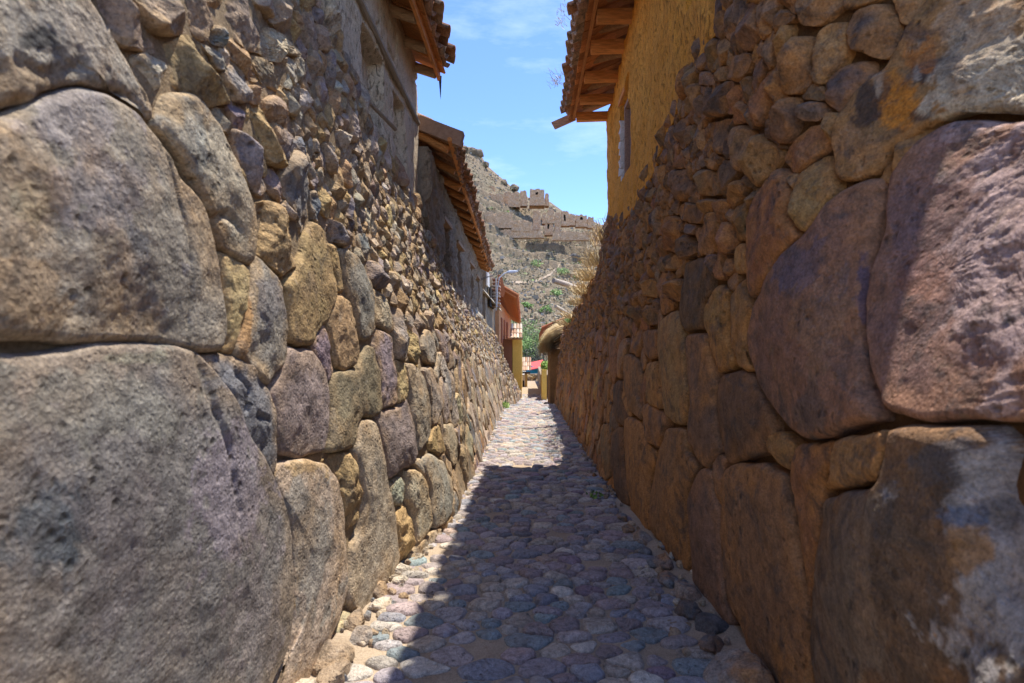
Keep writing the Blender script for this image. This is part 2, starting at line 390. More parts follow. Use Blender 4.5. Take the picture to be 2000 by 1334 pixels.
# traced stones: colour code, relief (r rubble lump / s smooth dressed face), outline in photograph pixels
LEFT = '''
g s 0 217 50 202 90 177 150 162 200 166 250 186 282 222 300 240 305 232 285 175 245 108 215 48 160 -12 100 -50 -90 -60 -90 240
q s -90 242 0 225 60 204 120 171 160 164 210 174 265 212 300 258 330 300 345 350 375 385 402 440 420 500 432 560 438 620 436 655 424 680 380 684 300 671 200 667 100 669 0 671 -90 671
l s 303 245 320 182 345 178 390 200 420 240 450 300 480 380 497 450 495 495 485 513 450 495 425 485 405 440 380 372 346 312 322 272
y s 427 492 450 497 480 520 487 545 480 600 466 650 456 688 440 684 440 640 437 560
g s 496 490 520 510 545 545 557 590 559 660 555 708 540 733 525 752 500 733 458 690 468 650 487 570 490 530
s s 386 692 440 693 480 701 510 731 530 771 540 831 539 900 530 936 512 913 480 868 440 788 410 738 382 706
h s -90 675 0 676 190 674 320 681 378 700 408 746 448 800 483 870 518 925 538 980 556 1050 564 1130 566 1200 558 1270 530 1330 500 1400 -90 1420
l s 541 902 600 899 640 902 655 930 669 1000 679 1080 679 1150 669 1210 640 1270 600 1340 575 1390 520 1390 548 1320 562 1270 569 1200 562 1060 546 985 530 937
g s 562 674 583 675 610 681 622 699 640 748 643 800 643 842 637 884 594 893 544 888 540 820 530 766 545 730
b s 646 765 656 727 699 718 716 672 727 682 735 730 738 780 741 806 725 816 706 812 697 835 691 874 660 879 642 884 646 840
b r 172 -30 217 40 247 88 262 97 290 103 317 105 316 86 300 56 280 26 255 -5 240 -30
b r 262 -30 285 25 300 55 312 67 345 65 377 64 381 50 370 25 355 0 345 -30
b r 350 -30 362 0 378 30 386 60 395 75 410 81 414 60 420 45 414 20 400 -10 395 -30
w r 268 115 280 103 305 108 328 125 325 145 318 165 302 190 290 165 275 135
o r 325 95 350 75 375 72 400 80 410 110 425 130 440 150 455 170 460 195 445 203 420 207 395 203 370 185 340 162 325 155 330 130 323 105
g r 402 82 420 90 440 105 450 125 445 139 435 139 422 118 410 98
s r 418 60 425 50 440 52 460 68 457 80 440 91 422 87 415 75
b r 425 25 460 -20 500 -25 510 10 525 30 515 60 505 90 498 101 480 94 465 70 447 50 425 44
o r 452 80 465 72 479 95 495 106 505 135 515 155 510 161 495 154 480 130 460 115 454 100
g r 446 140 460 128 480 136 490 150 497 170 494 194 485 204 465 200 458 175 449 158
o r 496 165 510 168 518 185 517 204 501 205 496 190
w r 500 85 525 60 532 50 545 60 570 80 590 100 585 112 560 105 552 122 540 118 520 108 500 101
b r 498 107 520 114 545 130 558 150 562 170 550 178 520 165 515 150 505 130
b r 532 -20 560 0 570 30 575 60 570 75 550 60 533 42 529 10
b r 410 215 430 208 450 225 465 245 462 255 445 262 430 255 415 235
y r 500 202 515 207 521 227 529 256 544 281 554 310 552 330 540 325 528 320 520 290 500 255 484 240 491 220
b r 521 192 540 183 560 205 575 225 580 250 565 265 550 250 531 240 523 215
p r 455 255 470 252 485 268 500 290 512 315 520 350 525 370 515 385 500 375 485 355 475 325 465 295
o r 454 307 468 312 478 342 498 377 507 390 490 398 478 382 464 356 457 332
p r 565 307 580 294 590 306 600 330 605 360 607 390 608 420 600 435 592 454 585 430 570 405 556 372 553 347 559 327
p r 526 335 544 327 551 346 554 375 560 394 545 394 529 375 523 350
o r 500 401 515 396 545 402 570 425 582 455 588 475 583 498 566 532 556 546 541 529 523 505 506 489 500 470 502 440
s r 568 271 590 266 605 276 606 299 600 314 588 300 572 291
o s 612 434 628 441 635 470 642 502 651 545 655 575 649 600 639 624 620 652 608 676 590 674 566 667 561 640 561 590 557 557 571 531 589 501 593 471 601 451
y s 641 474 655 481 662 500 668 540 672 570 659 571 653 540 644 505
g s 663 486 675 483 695 496 708 521 722 550 727 580 728 620 730 645 720 667 706 667 699 640 691 600 681 573 673 550 668 520
o s 656 581 670 574 682 586 690 611 696 650 699 690 694 714 675 721 658 717 651 690 643 650 640 631 646 606
p s 633 630 640 652 647 690 654 720 649 741 641 748 631 720 618 690 613 676 621 654
p s 731 641 745 643 761 656 765 690 772 730 777 780 774 789 745 799 740 780 737 740 730 682
l s 727 562 740 569 757 586 764 620 768 644 760 649 745 640 729 635 725 600
g r 753 577 775 601 789 640 797 680 801 699 790 706 773 699 769 660 767 620
y s 773 703 789 707 795 740 796 770 788 784 778 789 776 750
l s 793 709 810 713 825 736 832 766 838 800 839 840 834 864 818 878 813 850 806 810 801 775 797 740
p s 739 806 760 798 776 800 790 777 799 791 807 830 814 880 809 904 790 919 765 933 759 933 751 890 743 850 737 820
l s 703 823 729 821 737 850 744 890 751 930 759 960 767 1000 774 1080 769 1120 750 1158 720 1189 690 1198 679 1180 681 1130 686 1070 701 1040 706 980 699 920 693 880 698 850
o r 645 895 679 882 691 900 699 930 704 980 699 1010 685 1043 676 1020 669 970 656 930 640 902
w s 762 950 775 934 785 932 792 945 791 970 785 988 770 984 759 965
y r 776 1000 790 991 800 1006 804 1030 806 1070 799 1084 781 1093 776 1070 771 1030
l s 795 922 815 917 829 940 838 980 839 1020 829 1048 812 1062 807 1030 803 1000 795 975 795 945
l s 829 892 842 887 864 901 879 930 883 970 879 1004 867 1019 848 1033 843 1010 841 960 832 932 826 903
l s 806 901 820 894 831 906 839 925 837 948 829 934 816 915
y s 844 836 855 827 864 850 869 884 860 887 843 881 839 865
g s 823 651 835 642 844 660 851 690 849 709 840 714 829 707 821 680
y r 793 642 808 652 819 690 821 718 812 711 799 694 791 666
g s 826 721 840 717 849 740 861 770 861 800 849 828 843 828 839 790 833 756
s r 609 374 620 372 628 400 632 429 622 439 613 424
g r 636 422 655 432 680 452 694 480 689 487 665 477 641 464 634 442
y r 636 332 650 347 668 371 671 389 660 391 649 375 639 350
p r 636 274 650 291 664 320 664 339 650 339 639 310
w r 651 257 670 252 687 266 694 300 689 319 675 309 661 285 647 273
s r 700 460 716 455 726 480 730 505 718 512 706 495
g r 708 515 730 508 745 530 752 560 742 566 724 552 714 535
o r 770 570 782 566 790 590 799 610 793 618 781 606
p s 852 640 868 655 876 690 878 710 868 705 858 680
g s 870 715 882 725 886 760 884 800 876 805 870 770
l s 868 830 884 826 892 860 893 900 884 912 872 880
'''
RIGHT = '''
o s 1830 -60 1817 0 1789 32 1767 57 1744 100 1727 135 1702 150 1677 172 1652 205 1634 235 1630 280 1632 335 1645 349 1680 347 1720 329 1748 289 1775 267 1810 249 1845 227 1880 217 1940 217 2080 233 2080 -60
p s 1860 238 1835 252 1800 277 1766 312 1742 350 1724 400 1714 460 1704 530 1699 600 1702 700 1710 760 1724 798 1745 816 1800 824 1860 826 1930 824 2080 818 2080 247 1960 240 1900 235
p s 1718 357 1690 360 1650 374 1616 397 1592 432 1562 462 1522 502 1492 547 1472 600 1464 650 1465 700 1482 745 1502 780 1521 814 1546 838 1576 856 1610 853 1660 840 1708 826 1713 800 1701 760 1693 680 1693 600 1696 520 1706 440 1714 395
r s 1517 327 1533 346 1544 380 1544 430 1560 460 1536 486 1499 543 1480 576 1468 580 1462 560 1460 475 1457 430 1464 402 1486 372 1502 347
y r 1600 302 1576 318 1556 341 1547 375 1546 420 1552 441 1563 456 1580 450 1596 424 1611 406 1624 386 1629 362 1624 338 1612 309
r r 1609 243 1575 242 1556 261 1528 286 1521 312 1533 339 1550 338 1574 314 1599 296 1609 270
s r 1655 122 1630 139 1607 161 1609 195 1626 219 1636 220 1649 199 1671 172 1684 155 1689 126 1675 117
y r 1634 42 1608 47 1592 66 1584 100 1582 130 1575 152 1600 170 1606 155 1629 134 1646 114 1648 88 1641 58
b r 1700 2 1662 21 1647 50 1654 90 1666 104 1690 107 1705 116 1724 118 1736 100 1740 60 1733 20
y r 1742 -40 1740 18 1750 48 1765 52 1784 29 1810 0 1822 -40
b r 1553 25 1557 49 1583 55 1607 39 1648 8 1640 -30 1570 -30 1556 0
b r 1531 72 1573 67 1579 100 1571 150 1576 164 1545 188 1526 184 1520 140
r r 1512 117 1483 151 1471 182 1464 225 1471 242 1486 248 1498 220 1499 175 1520 125
b r 1501 207 1515 202 1544 187 1550 215 1544 245 1534 269 1520 283 1509 262 1501 230
s r 1561 202 1576 197 1606 200 1610 219 1590 236 1566 238 1554 225
b r 1434 107 1458 102 1464 120 1454 150 1440 164 1427 159 1428 130
b r 1386 142 1410 128 1424 131 1421 154 1401 161 1387 155
g r 1356 146 1374 137 1384 141 1394 161 1385 168 1363 167 1354 155
d r 1402 160 1424 157 1433 166 1429 179 1417 185 1418 221 1400 229 1381 227 1380 210 1391 185
b r 1375 241 1395 236 1420 230 1423 241 1411 260 1413 284 1405 307 1391 294 1383 265
o r 1471 262 1485 260 1504 281 1513 300 1509 319 1499 339 1480 368 1471 364 1461 330 1460 290
b r 1433 247 1450 242 1463 256 1458 290 1456 329 1442 340 1431 319 1424 290
b r 1304 341 1320 330 1337 332 1343 350 1348 379 1339 389 1320 393 1309 374
b r 1347 341 1370 327 1389 332 1393 350 1398 379 1385 384 1366 382 1352 371
d r 1393 326 1410 310 1424 314 1433 335 1424 350 1411 388 1403 379 1394 350
o r 1429 351 1449 349 1458 365 1444 389 1431 408 1419 406 1415 385
b r 1320 401 1340 392 1359 399 1370 419 1364 438 1341 436 1323 424
o r 1362 396 1385 387 1403 398 1394 414 1378 426 1366 414
y s 1431 481 1449 474 1456 481 1457 533 1436 535 1430 510
b r 1436 401 1454 387 1456 430 1455 464 1436 471 1427 455 1430 425
r r 1406 436 1419 430 1427 441 1428 470 1424 494 1411 498 1402 475
o r 1386 414 1399 410 1401 440 1394 470 1391 494 1380 503 1366 489 1352 460 1354 446 1376 441
d r 1320 457 1344 460 1358 489 1350 503 1341 508 1327 480
o r 1304 510 1320 494 1338 505 1334 518 1311 533 1300 524
r r 1302 431 1315 417 1328 431 1324 470 1314 490 1302 493 1299 460
d s 1341 512 1362 502 1384 512 1388 540 1384 575 1374 600 1372 640 1370 644 1336 646 1329 624 1327 585 1335 546
o s 1405 557 1423 566 1421 600 1423 640 1430 680 1433 708 1424 720 1405 726 1396 709 1387 670 1377 630 1377 600 1387 576
o s 1441 550 1456 542 1459 580 1466 600 1461 650 1460 690 1468 718 1464 726 1446 720 1436 700 1430 660 1426 620 1427 580
r r 1393 472 1400 491 1409 530 1414 544 1403 550 1395 535 1392 500
r r 1411 505 1427 504 1429 530 1420 543
d s 1400 746 1411 732 1440 727 1464 734 1479 757 1490 780 1503 820 1508 849 1493 869 1488 886 1460 893 1430 901 1421 896 1410 869 1402 830 1397 790
o s 1501 847 1520 844 1549 867 1546 900 1539 920 1526 913 1511 899 1495 880 1494 866
b s 1421 918 1447 904 1491 892 1511 916 1535 929 1545 975 1558 1075 1572 1140 1583 1200 1586 1290 1588 1410 1484 1410 1471 1333 1459 1287 1451 1250 1434 1205 1422 1160 1415 1080 1414 1000 1416 950
r s 1553 868 1624 860 1618 900 1607 950 1600 1000 1594 1100 1588 1195 1582 1195 1570 1100 1557 1000 1547 932 1551 895
o s 1629 860 1690 847 1726 837 1728 870 1726 938 1690 943 1640 953 1612 956 1620 910
d s 1737 840 1800 834 2080 827 2080 1420 1593 1420 1591 1200 1601 1060 1609 967 1650 957 1730 947 1735 880
o s 1322 604 1301 621 1289 641 1286 680 1293 750 1299 790 1303 814 1320 826 1339 836 1345 800 1347 770 1337 700 1333 660 1328 620
b s 1340 652 1377 648 1385 680 1393 720 1395 790 1399 840 1407 880 1395 898 1385 916 1366 899 1346 869 1343 830 1349 790 1346 740 1340 700
g s 1400 884 1419 897 1414 920 1411 975 1405 990 1396 950 1391 920 1391 902
p s 1371 917 1391 927 1399 975 1409 997 1414 1075 1419 1175 1436 1234 1400 1233 1371 1213 1356 1161 1351 1075 1347 975 1356 929
r s 1305 827 1339 843 1344 887 1361 908 1349 950 1344 1000 1350 1115 1330 1113 1306 1095 1291 1061 1276 1036 1271 962 1286 900 1291 881
o s 1221 821 1232 814 1256 827 1264 866 1285 886 1271 950 1271 1048 1251 1035 1236 1011 1226 950 1221 875
b s 1261 790 1270 788 1299 807 1303 823 1290 874 1285 878 1266 856 1260 822
d s 1198 756 1206 744 1217 746 1219 790 1228 815 1218 833 1206 824 1198 800
b s 1223 694 1232 692 1249 702 1254 740 1251 780 1259 800 1257 820 1241 814 1229 799 1221 760 1219 720
o s 1266 707 1284 704 1289 740 1296 797 1281 796 1266 785 1267 740
b s 1256 647 1284 642 1284 690 1282 699 1270 702 1258 689 1255 665
l s 1213 667 1225 657 1229 670 1224 690 1217 720 1214 740 1208 734 1206 700
r s 1191 657 1204 657 1204 690 1205 734 1198 750 1193 730 1191 690
d s 1196 842 1214 834 1219 860 1219 920 1227 960 1228 986 1215 986 1201 958 1193 900
b s 1173 832 1189 827 1191 870 1192 930 1185 938 1174 900
b r 1306 551 1325 542 1333 547 1325 585 1319 589 1312 588 1304 570
r r 1286 532 1299 532 1301 580 1313 595 1300 613 1291 618 1283 590 1282 560
o r 1263 547 1277 542 1281 580 1277 583 1266 579 1259 560
b r 1257 597 1274 592 1283 620 1283 633 1266 636 1258 620
'''
STAIN_SUN = {  # weathering marks and sunlight painted pale on single stones: (px, py, radius x, radius y, colour, amount)
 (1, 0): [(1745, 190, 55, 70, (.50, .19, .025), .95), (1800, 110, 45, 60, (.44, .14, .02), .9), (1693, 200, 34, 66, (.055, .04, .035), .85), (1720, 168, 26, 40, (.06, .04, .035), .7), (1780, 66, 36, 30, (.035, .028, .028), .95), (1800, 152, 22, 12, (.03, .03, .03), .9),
          (1795, 225, 22, 14, (.05, .04, .04), .7), (1715, 150, 12, 60, (.40, .33, .24), .5), (1930, 120, 130, 130, (.50, .42, .30), .85), (1790, 140, 10, 26, (.42, .36, .28), .8), (1680, 290, 50, 40, (.40, .22, .10), .6)],
 (1, 1): [(1960, 500, 110, 260, (.40, .29, .27), .7), (1770, 420, 40, 90, (.16, .11, .12), .6), (1800, 560, 50, 60, (.24, .11, .07), .6)],
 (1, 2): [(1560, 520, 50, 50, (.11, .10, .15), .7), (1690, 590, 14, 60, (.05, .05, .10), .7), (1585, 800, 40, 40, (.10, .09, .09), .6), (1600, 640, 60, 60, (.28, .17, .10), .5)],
 (1, 45): [(1850, 900, 80, 60, (.09, .09, .10), .7), (1660, 1150, 60, 260, (.20, .15, .11), .7), (1960, 1050, 90, 260, (.34, .32, .31), .8), (1900, 1080, 50, 40, (.30, .16, .06), .8), (1880, 1010, 50, 12, (.10, .14, .22), .8)],  # tall pale mark paints the sun patch on this block's near side
 (-1, 0): [(75, 75, 45, 22, (.05, .05, .05), .85), (30, 160, 120, 40, (.30, .19, .09), .6), (180, 60, 60, 60, (.34, .28, .22), .5)],
 (-1, 1): [(150, 240, 110, 70, (.29, .255, .245), .7), (40, 560, 90, 70, (.30, .20, .11), .6), (190, 380, 120, 80, (.22, .19, .19), .6), (260, 520, 40, 90, (.13, .13, .14), .6), (60, 400, 50, 50, (.25, .24, .16), .5)],
 (-1, 2): [(385, 290, 30, 60, (.24, .25, .23), .6), (420, 455, 40, 40, (.24, .16, .09), .8)],
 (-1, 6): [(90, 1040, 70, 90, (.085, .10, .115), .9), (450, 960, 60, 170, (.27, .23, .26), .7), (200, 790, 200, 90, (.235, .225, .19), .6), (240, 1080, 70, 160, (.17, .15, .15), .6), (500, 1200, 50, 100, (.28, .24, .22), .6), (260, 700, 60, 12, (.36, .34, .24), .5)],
 (-1, 7): [(600, 1050, 50, 130, (.26, .25, .22), .7), (590, 910, 50, 14, (.42, .29, .15), .8), (560, 1130, 14, 60, (.40, .24, .08), .7)],
 (-1, 34): [(600, 620, 30, 40, (.46, .30, .10), .7), (625, 470, 14, 40, (.20, .18, .17), .7)],
 (-1, 4): [(480, 640, 14, 60, (.44, .24, .09), .8), (530, 590, 30, 50, (.20, .19, .19), .7)],
}
GROOVE = {(-1, 1): [([(300, 262), (322, 330), (345, 430), (357, 540), (358, 650)], .009, .010)], (-1, 6): [([(372, 700), (392, 780), (425, 880), (438, 1000)], .012, .03), ([(500, 1060), (520, 1000)], .01, .012)],
 (-1, 0): [([(225, 60), (262, 130), (285, 200)], .008, .01), ([(20, 120), (80, 150), (150, 130)], .012, .03)], (-1, 2): [([(395, 430), (430, 418), (455, 440)], .02, .02)], (1, 44): [([(1700, 860), (1715, 960)], .006, .01)], (-1, 5): [([(455, 730), (480, 760), (470, 800)], .02, .02), ([(490, 810), (515, 820)], .02, .02)]}
def add_stones(side, text, mat, seed):
    rg = random.Random(seed); wall = empty('stone_wall', (side * 1.1, 0, 0))
    polys = []
    for ln in text.strip().split('\n'):
        t = ln.split(); a = list(map(float, t[2:])); pp = [onwall(side, a[i], a[i + 1]) for i in range(0, len(a), 2)]
        polys.append((t[0], t[1], np.array(pp)))
    obst = [p[2] for p in polys]; ty = np.arange(-.6, 26, .05); tp = path_z(ty).tolist(); tt = top_z(side, ty).tolist()
    def rad(Y, z):
        k = int((Y + .6) / .05); h = (z - tp[k]) / (tt[k] - tp[k])
        n = mnoise.noise((Y * 1.7, z * 1.7 + side * 5, 3.3)) * 1.3
        lo = .40 if side < 0 else .33; hi = .108 if side < 0 else .125
        k = min(max((h + .10 * n - .44) / .22, 0), 1); k = k * k * (3 - 2 * k); r = lo * (1 - k) + hi * k
        return r * (1 + .35 * n) * (.65 + .75 * rg.random() ** 1.5) * (1 + .02 * max(Y - 8, 0))
    y1 = 24.1 if side < 0 else 19.0
    cells = fill_cells(rad, -.4, y1, lambda Y: float(path_z(Y)) - .02, lambda Y: float(top_z(side, Y)) + .03, obst, 60000, asp=1.15, seed=seed)
    items = []
    for i, (c, k, p) in enumerate(polys): items.append((p, c, k, i))
    if side < 0: keys = 'ggggbbblllllloopsw'
    else: keys = 'bbbbppooorrpddggyl'
    for p, r in cells:
        A, c = area_c(p)
        if abs(A) < .0006: continue
        h = (c[1] - float(path_z(c[0]))) / (float(top_z(side, c[0])) - float(path_z(c[0])))
        kd = 's' if h < .52 + .1 * rg.random() else 'r'
        items.append((p, rg.choice(keys if kd == 's' else (('lllowwbbyogp' if side < 0 else 'bboorbbgpgd'))), kd, -1))
    def pixsize(p):
        A, c = area_c(p); return abs(A) / max(c[0], .7) ** 3
    items.sort(key=lambda t: -pixsize(t[0]))
    sv, sf, sc = [], [], []; nv = 0
    for rank, (p, ck, kind, idx) in enumerate(items):
        A, c = area_c(p); A = abs(A); size = math.sqrt(A); Y = max(c[0], .8); px = size * F / Y
        if c[0] < .9 and idx < 0: px = min(px, 200)
        if idx >= 0 and px > 400: N, K = 230, 70
        elif idx >= 0 and px > 240: N, K = 150, 46
        elif px > 110: N, K = 88, 22
        elif px > 50: N, K = 48, 11
        elif px > 24: N, K = 26, 6
        elif px > 12: N, K = 14, 4
        else: N, K = 9, 3
        far = rank >= 300
        if kind == 's':
            D = min(.036, .10 * size + .006) * rg.uniform(.75, 1.25); Rr = min(.030, .17 * size); gap = (-.001 if side < 0 else .0035) if idx < 0 else (-.004 - .011 * size if side < 0 else -.002 - .004 * size); rough = min(.016, .05 * size); fc = 1 if idx < 0 else 0; rn = 2; crown = (.055 if idx < 0 else .034) * size / D
        else:
            D = min(.075, .26 * size + .006) * rg.uniform(.5, 1.5) * (1.25 if side > 0 else 1); Rr = .30 * size; gap = (-size * .035 if idx < 0 else -size * .03) if side < 0 else size * .004; rough = .09 * size; fc = 5; rn = 1; crown = .22
        if idx >= 0 and kind == 's': rn = -1 if px < 240 else -2
        fine = .0 if px < 60 else .0035
        if side > 0 and c[0] < 1.75: fine = .003
        q, dd, fs, A, c = stone_geo(p, D, Rr, N, K, gap, rough, fc, seed=rank * .37 + side, crown=crown, round_n=rn, fine=fine)
        if side > 0 and px > 240:     # crystalline broken face at the near end
            w = ss(-.03, .14, np.interp(q[:, 1], [t[0] for t in _cb], [t[1] for t in _cb]) + .03 * fbm(q[:, 1] * 9, q[:, 0] * 3, o=3) - q[:, 0]); w[:N] = 0
            if idx == 45: dd = dd + w * .46 * np.clip(-.55 - (q[:, 1] - EYE), -.35, .5)
            dd = dd + w * (.006 * (.5 - 2.2 * np.abs(fbm(q[:, 0] * 17, q[:, 1] * 31 + q[:, 0] * 9, o=5, g=.65))) + .012 * fbm(q[:, 0] * 5, q[:, 1] * 9, o=3))
        if (side, idx) in GROOVE:
            for gl, dep, wd in GROOVE[(side, idx)]:
                g = np.array([onwall(side, a, b) for a, b in gl]); gg = resample(np.vstack([g, g[::-1]]), 160)[:80]
                dist = np.sqrt(((q[:, None, :] - gg[None]) ** 2).sum(2)).min(1) + .004 * fbm(q[:, 0] * 30, q[:, 1] * 30, o=2)
                dd = dd - dep * (1 - ss(0, wd, dist))
        v = wall_xyz(side, q, dd); col = np.array(PAL[ck]); jit = 1 + .16 * (rg.random() - .5) * 2
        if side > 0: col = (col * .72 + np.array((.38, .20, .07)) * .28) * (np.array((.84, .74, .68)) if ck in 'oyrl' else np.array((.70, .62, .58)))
        col = col * jit * (1 + .05 * np.array([rg.gauss(0, 1), rg.gauss(0, .5), rg.gauss(0, 1)]))
        cols = np.repeat(col[None], len(v), 0)
        if px > 60:
            n = fbm(q[:, 0] * 6 + rank, q[:, 1] * 6, o=4); cols = cols * (1 + .14 * n)[:, None]
        fr = np.repeat(1 - (np.arange(K) / K) ** (1.7 if K > 5 else 1.25), N); fr = np.append(fr, 0)
        if px > 10:
            mw = ss(.62, .98, fr + .30 * fbm(q[:, 0] * 5 / size + rank, q[:, 1] * 5 / size, o=3)) * (.55 if side < 0 else .5) * (1 if size < .45 else .5)
            cols = cols * (1 - mw[:, None]) + np.array((.46, .30, .14) if side < 0 else (.42, .19, .055)) * mw[:, None]
        if (side, idx) in STAIN_SUN:
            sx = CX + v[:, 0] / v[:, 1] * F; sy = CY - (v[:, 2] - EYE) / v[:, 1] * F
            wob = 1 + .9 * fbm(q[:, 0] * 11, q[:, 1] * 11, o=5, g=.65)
            for (mx_, my_, rx, ry, sc_, am) in STAIN_SUN[(side, idx)]:
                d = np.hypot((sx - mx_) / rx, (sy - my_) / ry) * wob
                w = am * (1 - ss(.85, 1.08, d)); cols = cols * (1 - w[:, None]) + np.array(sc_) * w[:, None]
        if side < 0: fs = [f[::-1] for f in fs]
        fs = [f[::-1] for f in fs]
        if not far:
            obj('stone', v, fs, mat, wall, smooth=(kind == 's' or px > 50), cols=np.clip(cols, .02, .8), alpha=.25 if ck in 'dgsph' else .9)
        else:
            sv.append(v); sf.extend([tuple(i + nv for i in f) for f in fs]); sc.append(cols); nv += len(v)
    if sv:
        o = obj('small_stones', np.vstack(sv), sf, mat, wall, cols=np.clip(np.vstack(sc), .02, .8)); o['kind'] = 'stuff'
    return wall
def core_wall(side, wall, mat, y0, y1, thick, name='mortar'):
    """mud core of a wall: bedded face behind the stones, top and back"""
    Ys = np.concatenate([np.arange(y0, min(9, y1), .05), np.arange(9, y1 + .01, .12)]); nz_ = 46; V = []; Fc = []; n = len(Ys)
    for Y in Ys:
        zb = float(path_z(Y)) - .25; zt = float(top_z(side, Y)) - .01
        zz = np.linspace(zb, zt, nz_); hh = (zz - zb) / (zt - zb); l = L(side, np.full(nz_, Y), zz) + (.008 if side < 0 else .040) - .006 * ss(.42, .62, hh) + .012 * fbm(np.full(nz_, Y) * 9, zz * 9, o=3)
        for a, b in zip(zz, l): V.append((side * b, Y, a))
        V.append((side * (l[-1] + thick), Y, zt)); V.append((side * (l[-1] + thick), Y, zb))
    m = nz_ + 2
    for i in range(n - 1):
        for j in range(m - 1): Fc.append((i * m + j, (i + 1) * m + j, (i + 1) * m + j + 1, i * m + j + 1))
    Fc.append(tuple(range(m))); Fc.append(tuple((n - 1) * m + j for j in range(m))[::-1])
    if side < 0: Fc = [f[::-1] for f in Fc]
    return obj(name, V, Fc, mat, wall, smooth=True)
lw = add_stones(-1, LEFT, M_ROCKL, 5); core_wall(-1, lw, M_MUDL, -.5, 24.2, .55)
tag(lw, 'long grey-brown fitted stone wall on the left, sunlit, carrying the pale plastered house', 'wall')
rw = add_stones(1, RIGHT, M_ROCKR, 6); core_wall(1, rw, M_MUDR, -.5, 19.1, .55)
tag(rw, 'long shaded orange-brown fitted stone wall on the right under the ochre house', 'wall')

# ------------------------------------------------------------------ the cobbled path
pth = empty('path', (0, 0, 0)); pth['kind'] = 'structure'
def path_surface():
    xs = np.linspace(-1.5, 1.5, 61); Ys = np.concatenate([np.arange(-3, 20, .07), np.arange(20, 60, .5)]); V = []; Fc = []
    X, Yg = np.meshgrid(xs, Ys); Z = path_z(Yg) + .010 * fbm(X * 6, Yg * 6, o=4) + .05 * ss(.8, 1.15, np.abs(X))
    V = np.stack([X.ravel(), Yg.ravel(), Z.ravel()], 1); n, m = X.shape
    for i in range(n - 1):
        for j in range(m - 1): Fc.append((i * m + j, i * m + j + 1, (i + 1) * m + j + 1, (i + 1) * m + j))
    o = obj('sand_bed', V, Fc, M_SAND, pth, smooth=True); return o
path_surface()
def cobbles():
    rg = random.Random(3)
    lo = lambda Y: -.83 + (.03 if Y > 5 else 0); hi = lambda Y: (.80 if Y < 19 else .62) - .02 * max(Y - 4, 0) * .2
    cells = fill_cells(lambda Y, x: (.105 + .085 * rg.random() ** 1.5) * (1 + .02 * max(Y - 7, 0)), 1.0, 27, lo, hi, [], 60000, asp=1.25, seed=9, skew=1.2)
    items = []
    for p, r in cells:
        A, c = area_c(p)
        if abs(A) < .001: continue
        if rg.random() < .035: continue
        items.append((p, abs(A), c))
    items.sort(key=lambda t: -t[1] / max(t[2][0], 2.2) ** 3)
    pal = [(.32, .285, .30), (.26, .265, .295), (.36, .31, .295), (.33, .26, .255), (.40, .36, .31), (.235, .275, .285), (.42, .365, .30), (.29, .24, .24), (.36, .335, .33)]
    rare = [(.24, .30, .30), (.40, .30, .24), (.25, .19, .22), (.50, .46, .40), (.19, .19, .215)]
    sv, sf, sc = [], [], []; nv = 0
    for rank, (p, A, c) in enumerate(items):
        px = math.sqrt(A) * F / c[0]; N, K = (30, 7) if px > 45 else (18, 5) if px > 22 else (10, 3) if px > 9 else (8, 2)
        D = rg.uniform(.010, .026)
        q, dd, fs, A_, c = stone_geo(p, D, .035, N, K,   .002 + .006 * rg.random(), .004, 1 if rg.random() < .5 else 0, seed=rank * .7, crown=.5, back=.02, round_n=2)
        v = np.stack([q[:, 1], q[:, 0], path_z(q[:, 0]) + dd + .004], 1)
        col = np.array(rg.choice(rare) if rg.random() < .09 else rg.choice(pal)) * rg.uniform(1.0, 1.42)
        cols = np.repeat(col[None], len(v), 0)
        fs = [f[::-1] for f in fs]
        if rank < 300: obj('cobblestone', v, fs, M_COB, pth, smooth=True, cols=cols)
        else: sv.append(v); sf.extend([tuple(i + nv for i in f) for f in fs]); sc.append(cols); nv += len(v)
    o = obj('small_cobbles', np.vstack(sv), sf, M_COB, pth, smooth=True, cols=np.vstack(sc)); o['kind'] = 'stuff'
cobbles()
def rockmesh(c, s, seed, sub=3, flat=(1, 1, 1)):
    """angular lump: sphere cut by random planes"""
    n1, n2 = (26, 16) if sub > 2 else (12, 8); rg = np.random.default_rng(seed); V = []
    for i in range(n2 + 1):
        for j in range(n1): t = math.pi * i / n2; a = 2 * math.pi * j / n1; V.append((math.sin(t) * math.cos(a), math.sin(t) * math.sin(a), math.cos(t)))
    V = np.array(V); r = np.ones(len(V))
    for _ in range(11):
        n = rg.normal(size=3); n /= np.linalg.norm(n); h = rg.uniform(.52, .86); d = V @ n; r = np.where(d > .05, np.minimum(r, h / np.maximum(d, .05)), r)
    r = r * (1 + .09 * fbm(V[:, 0] * 3 + seed, V[:, 1] * 3, V[:, 2] * 3, o=4))
    V = V * r[:, None] * np.array(flat) * s + np.array(c)
    Fc = [(i * n1 + j, (i + 1) * n1 + j, (i + 1) * n1 + (j + 1) % n1, i * n1 + (j + 1) % n1) for i in range(n2) for j in range(n1)]
    return V, Fc
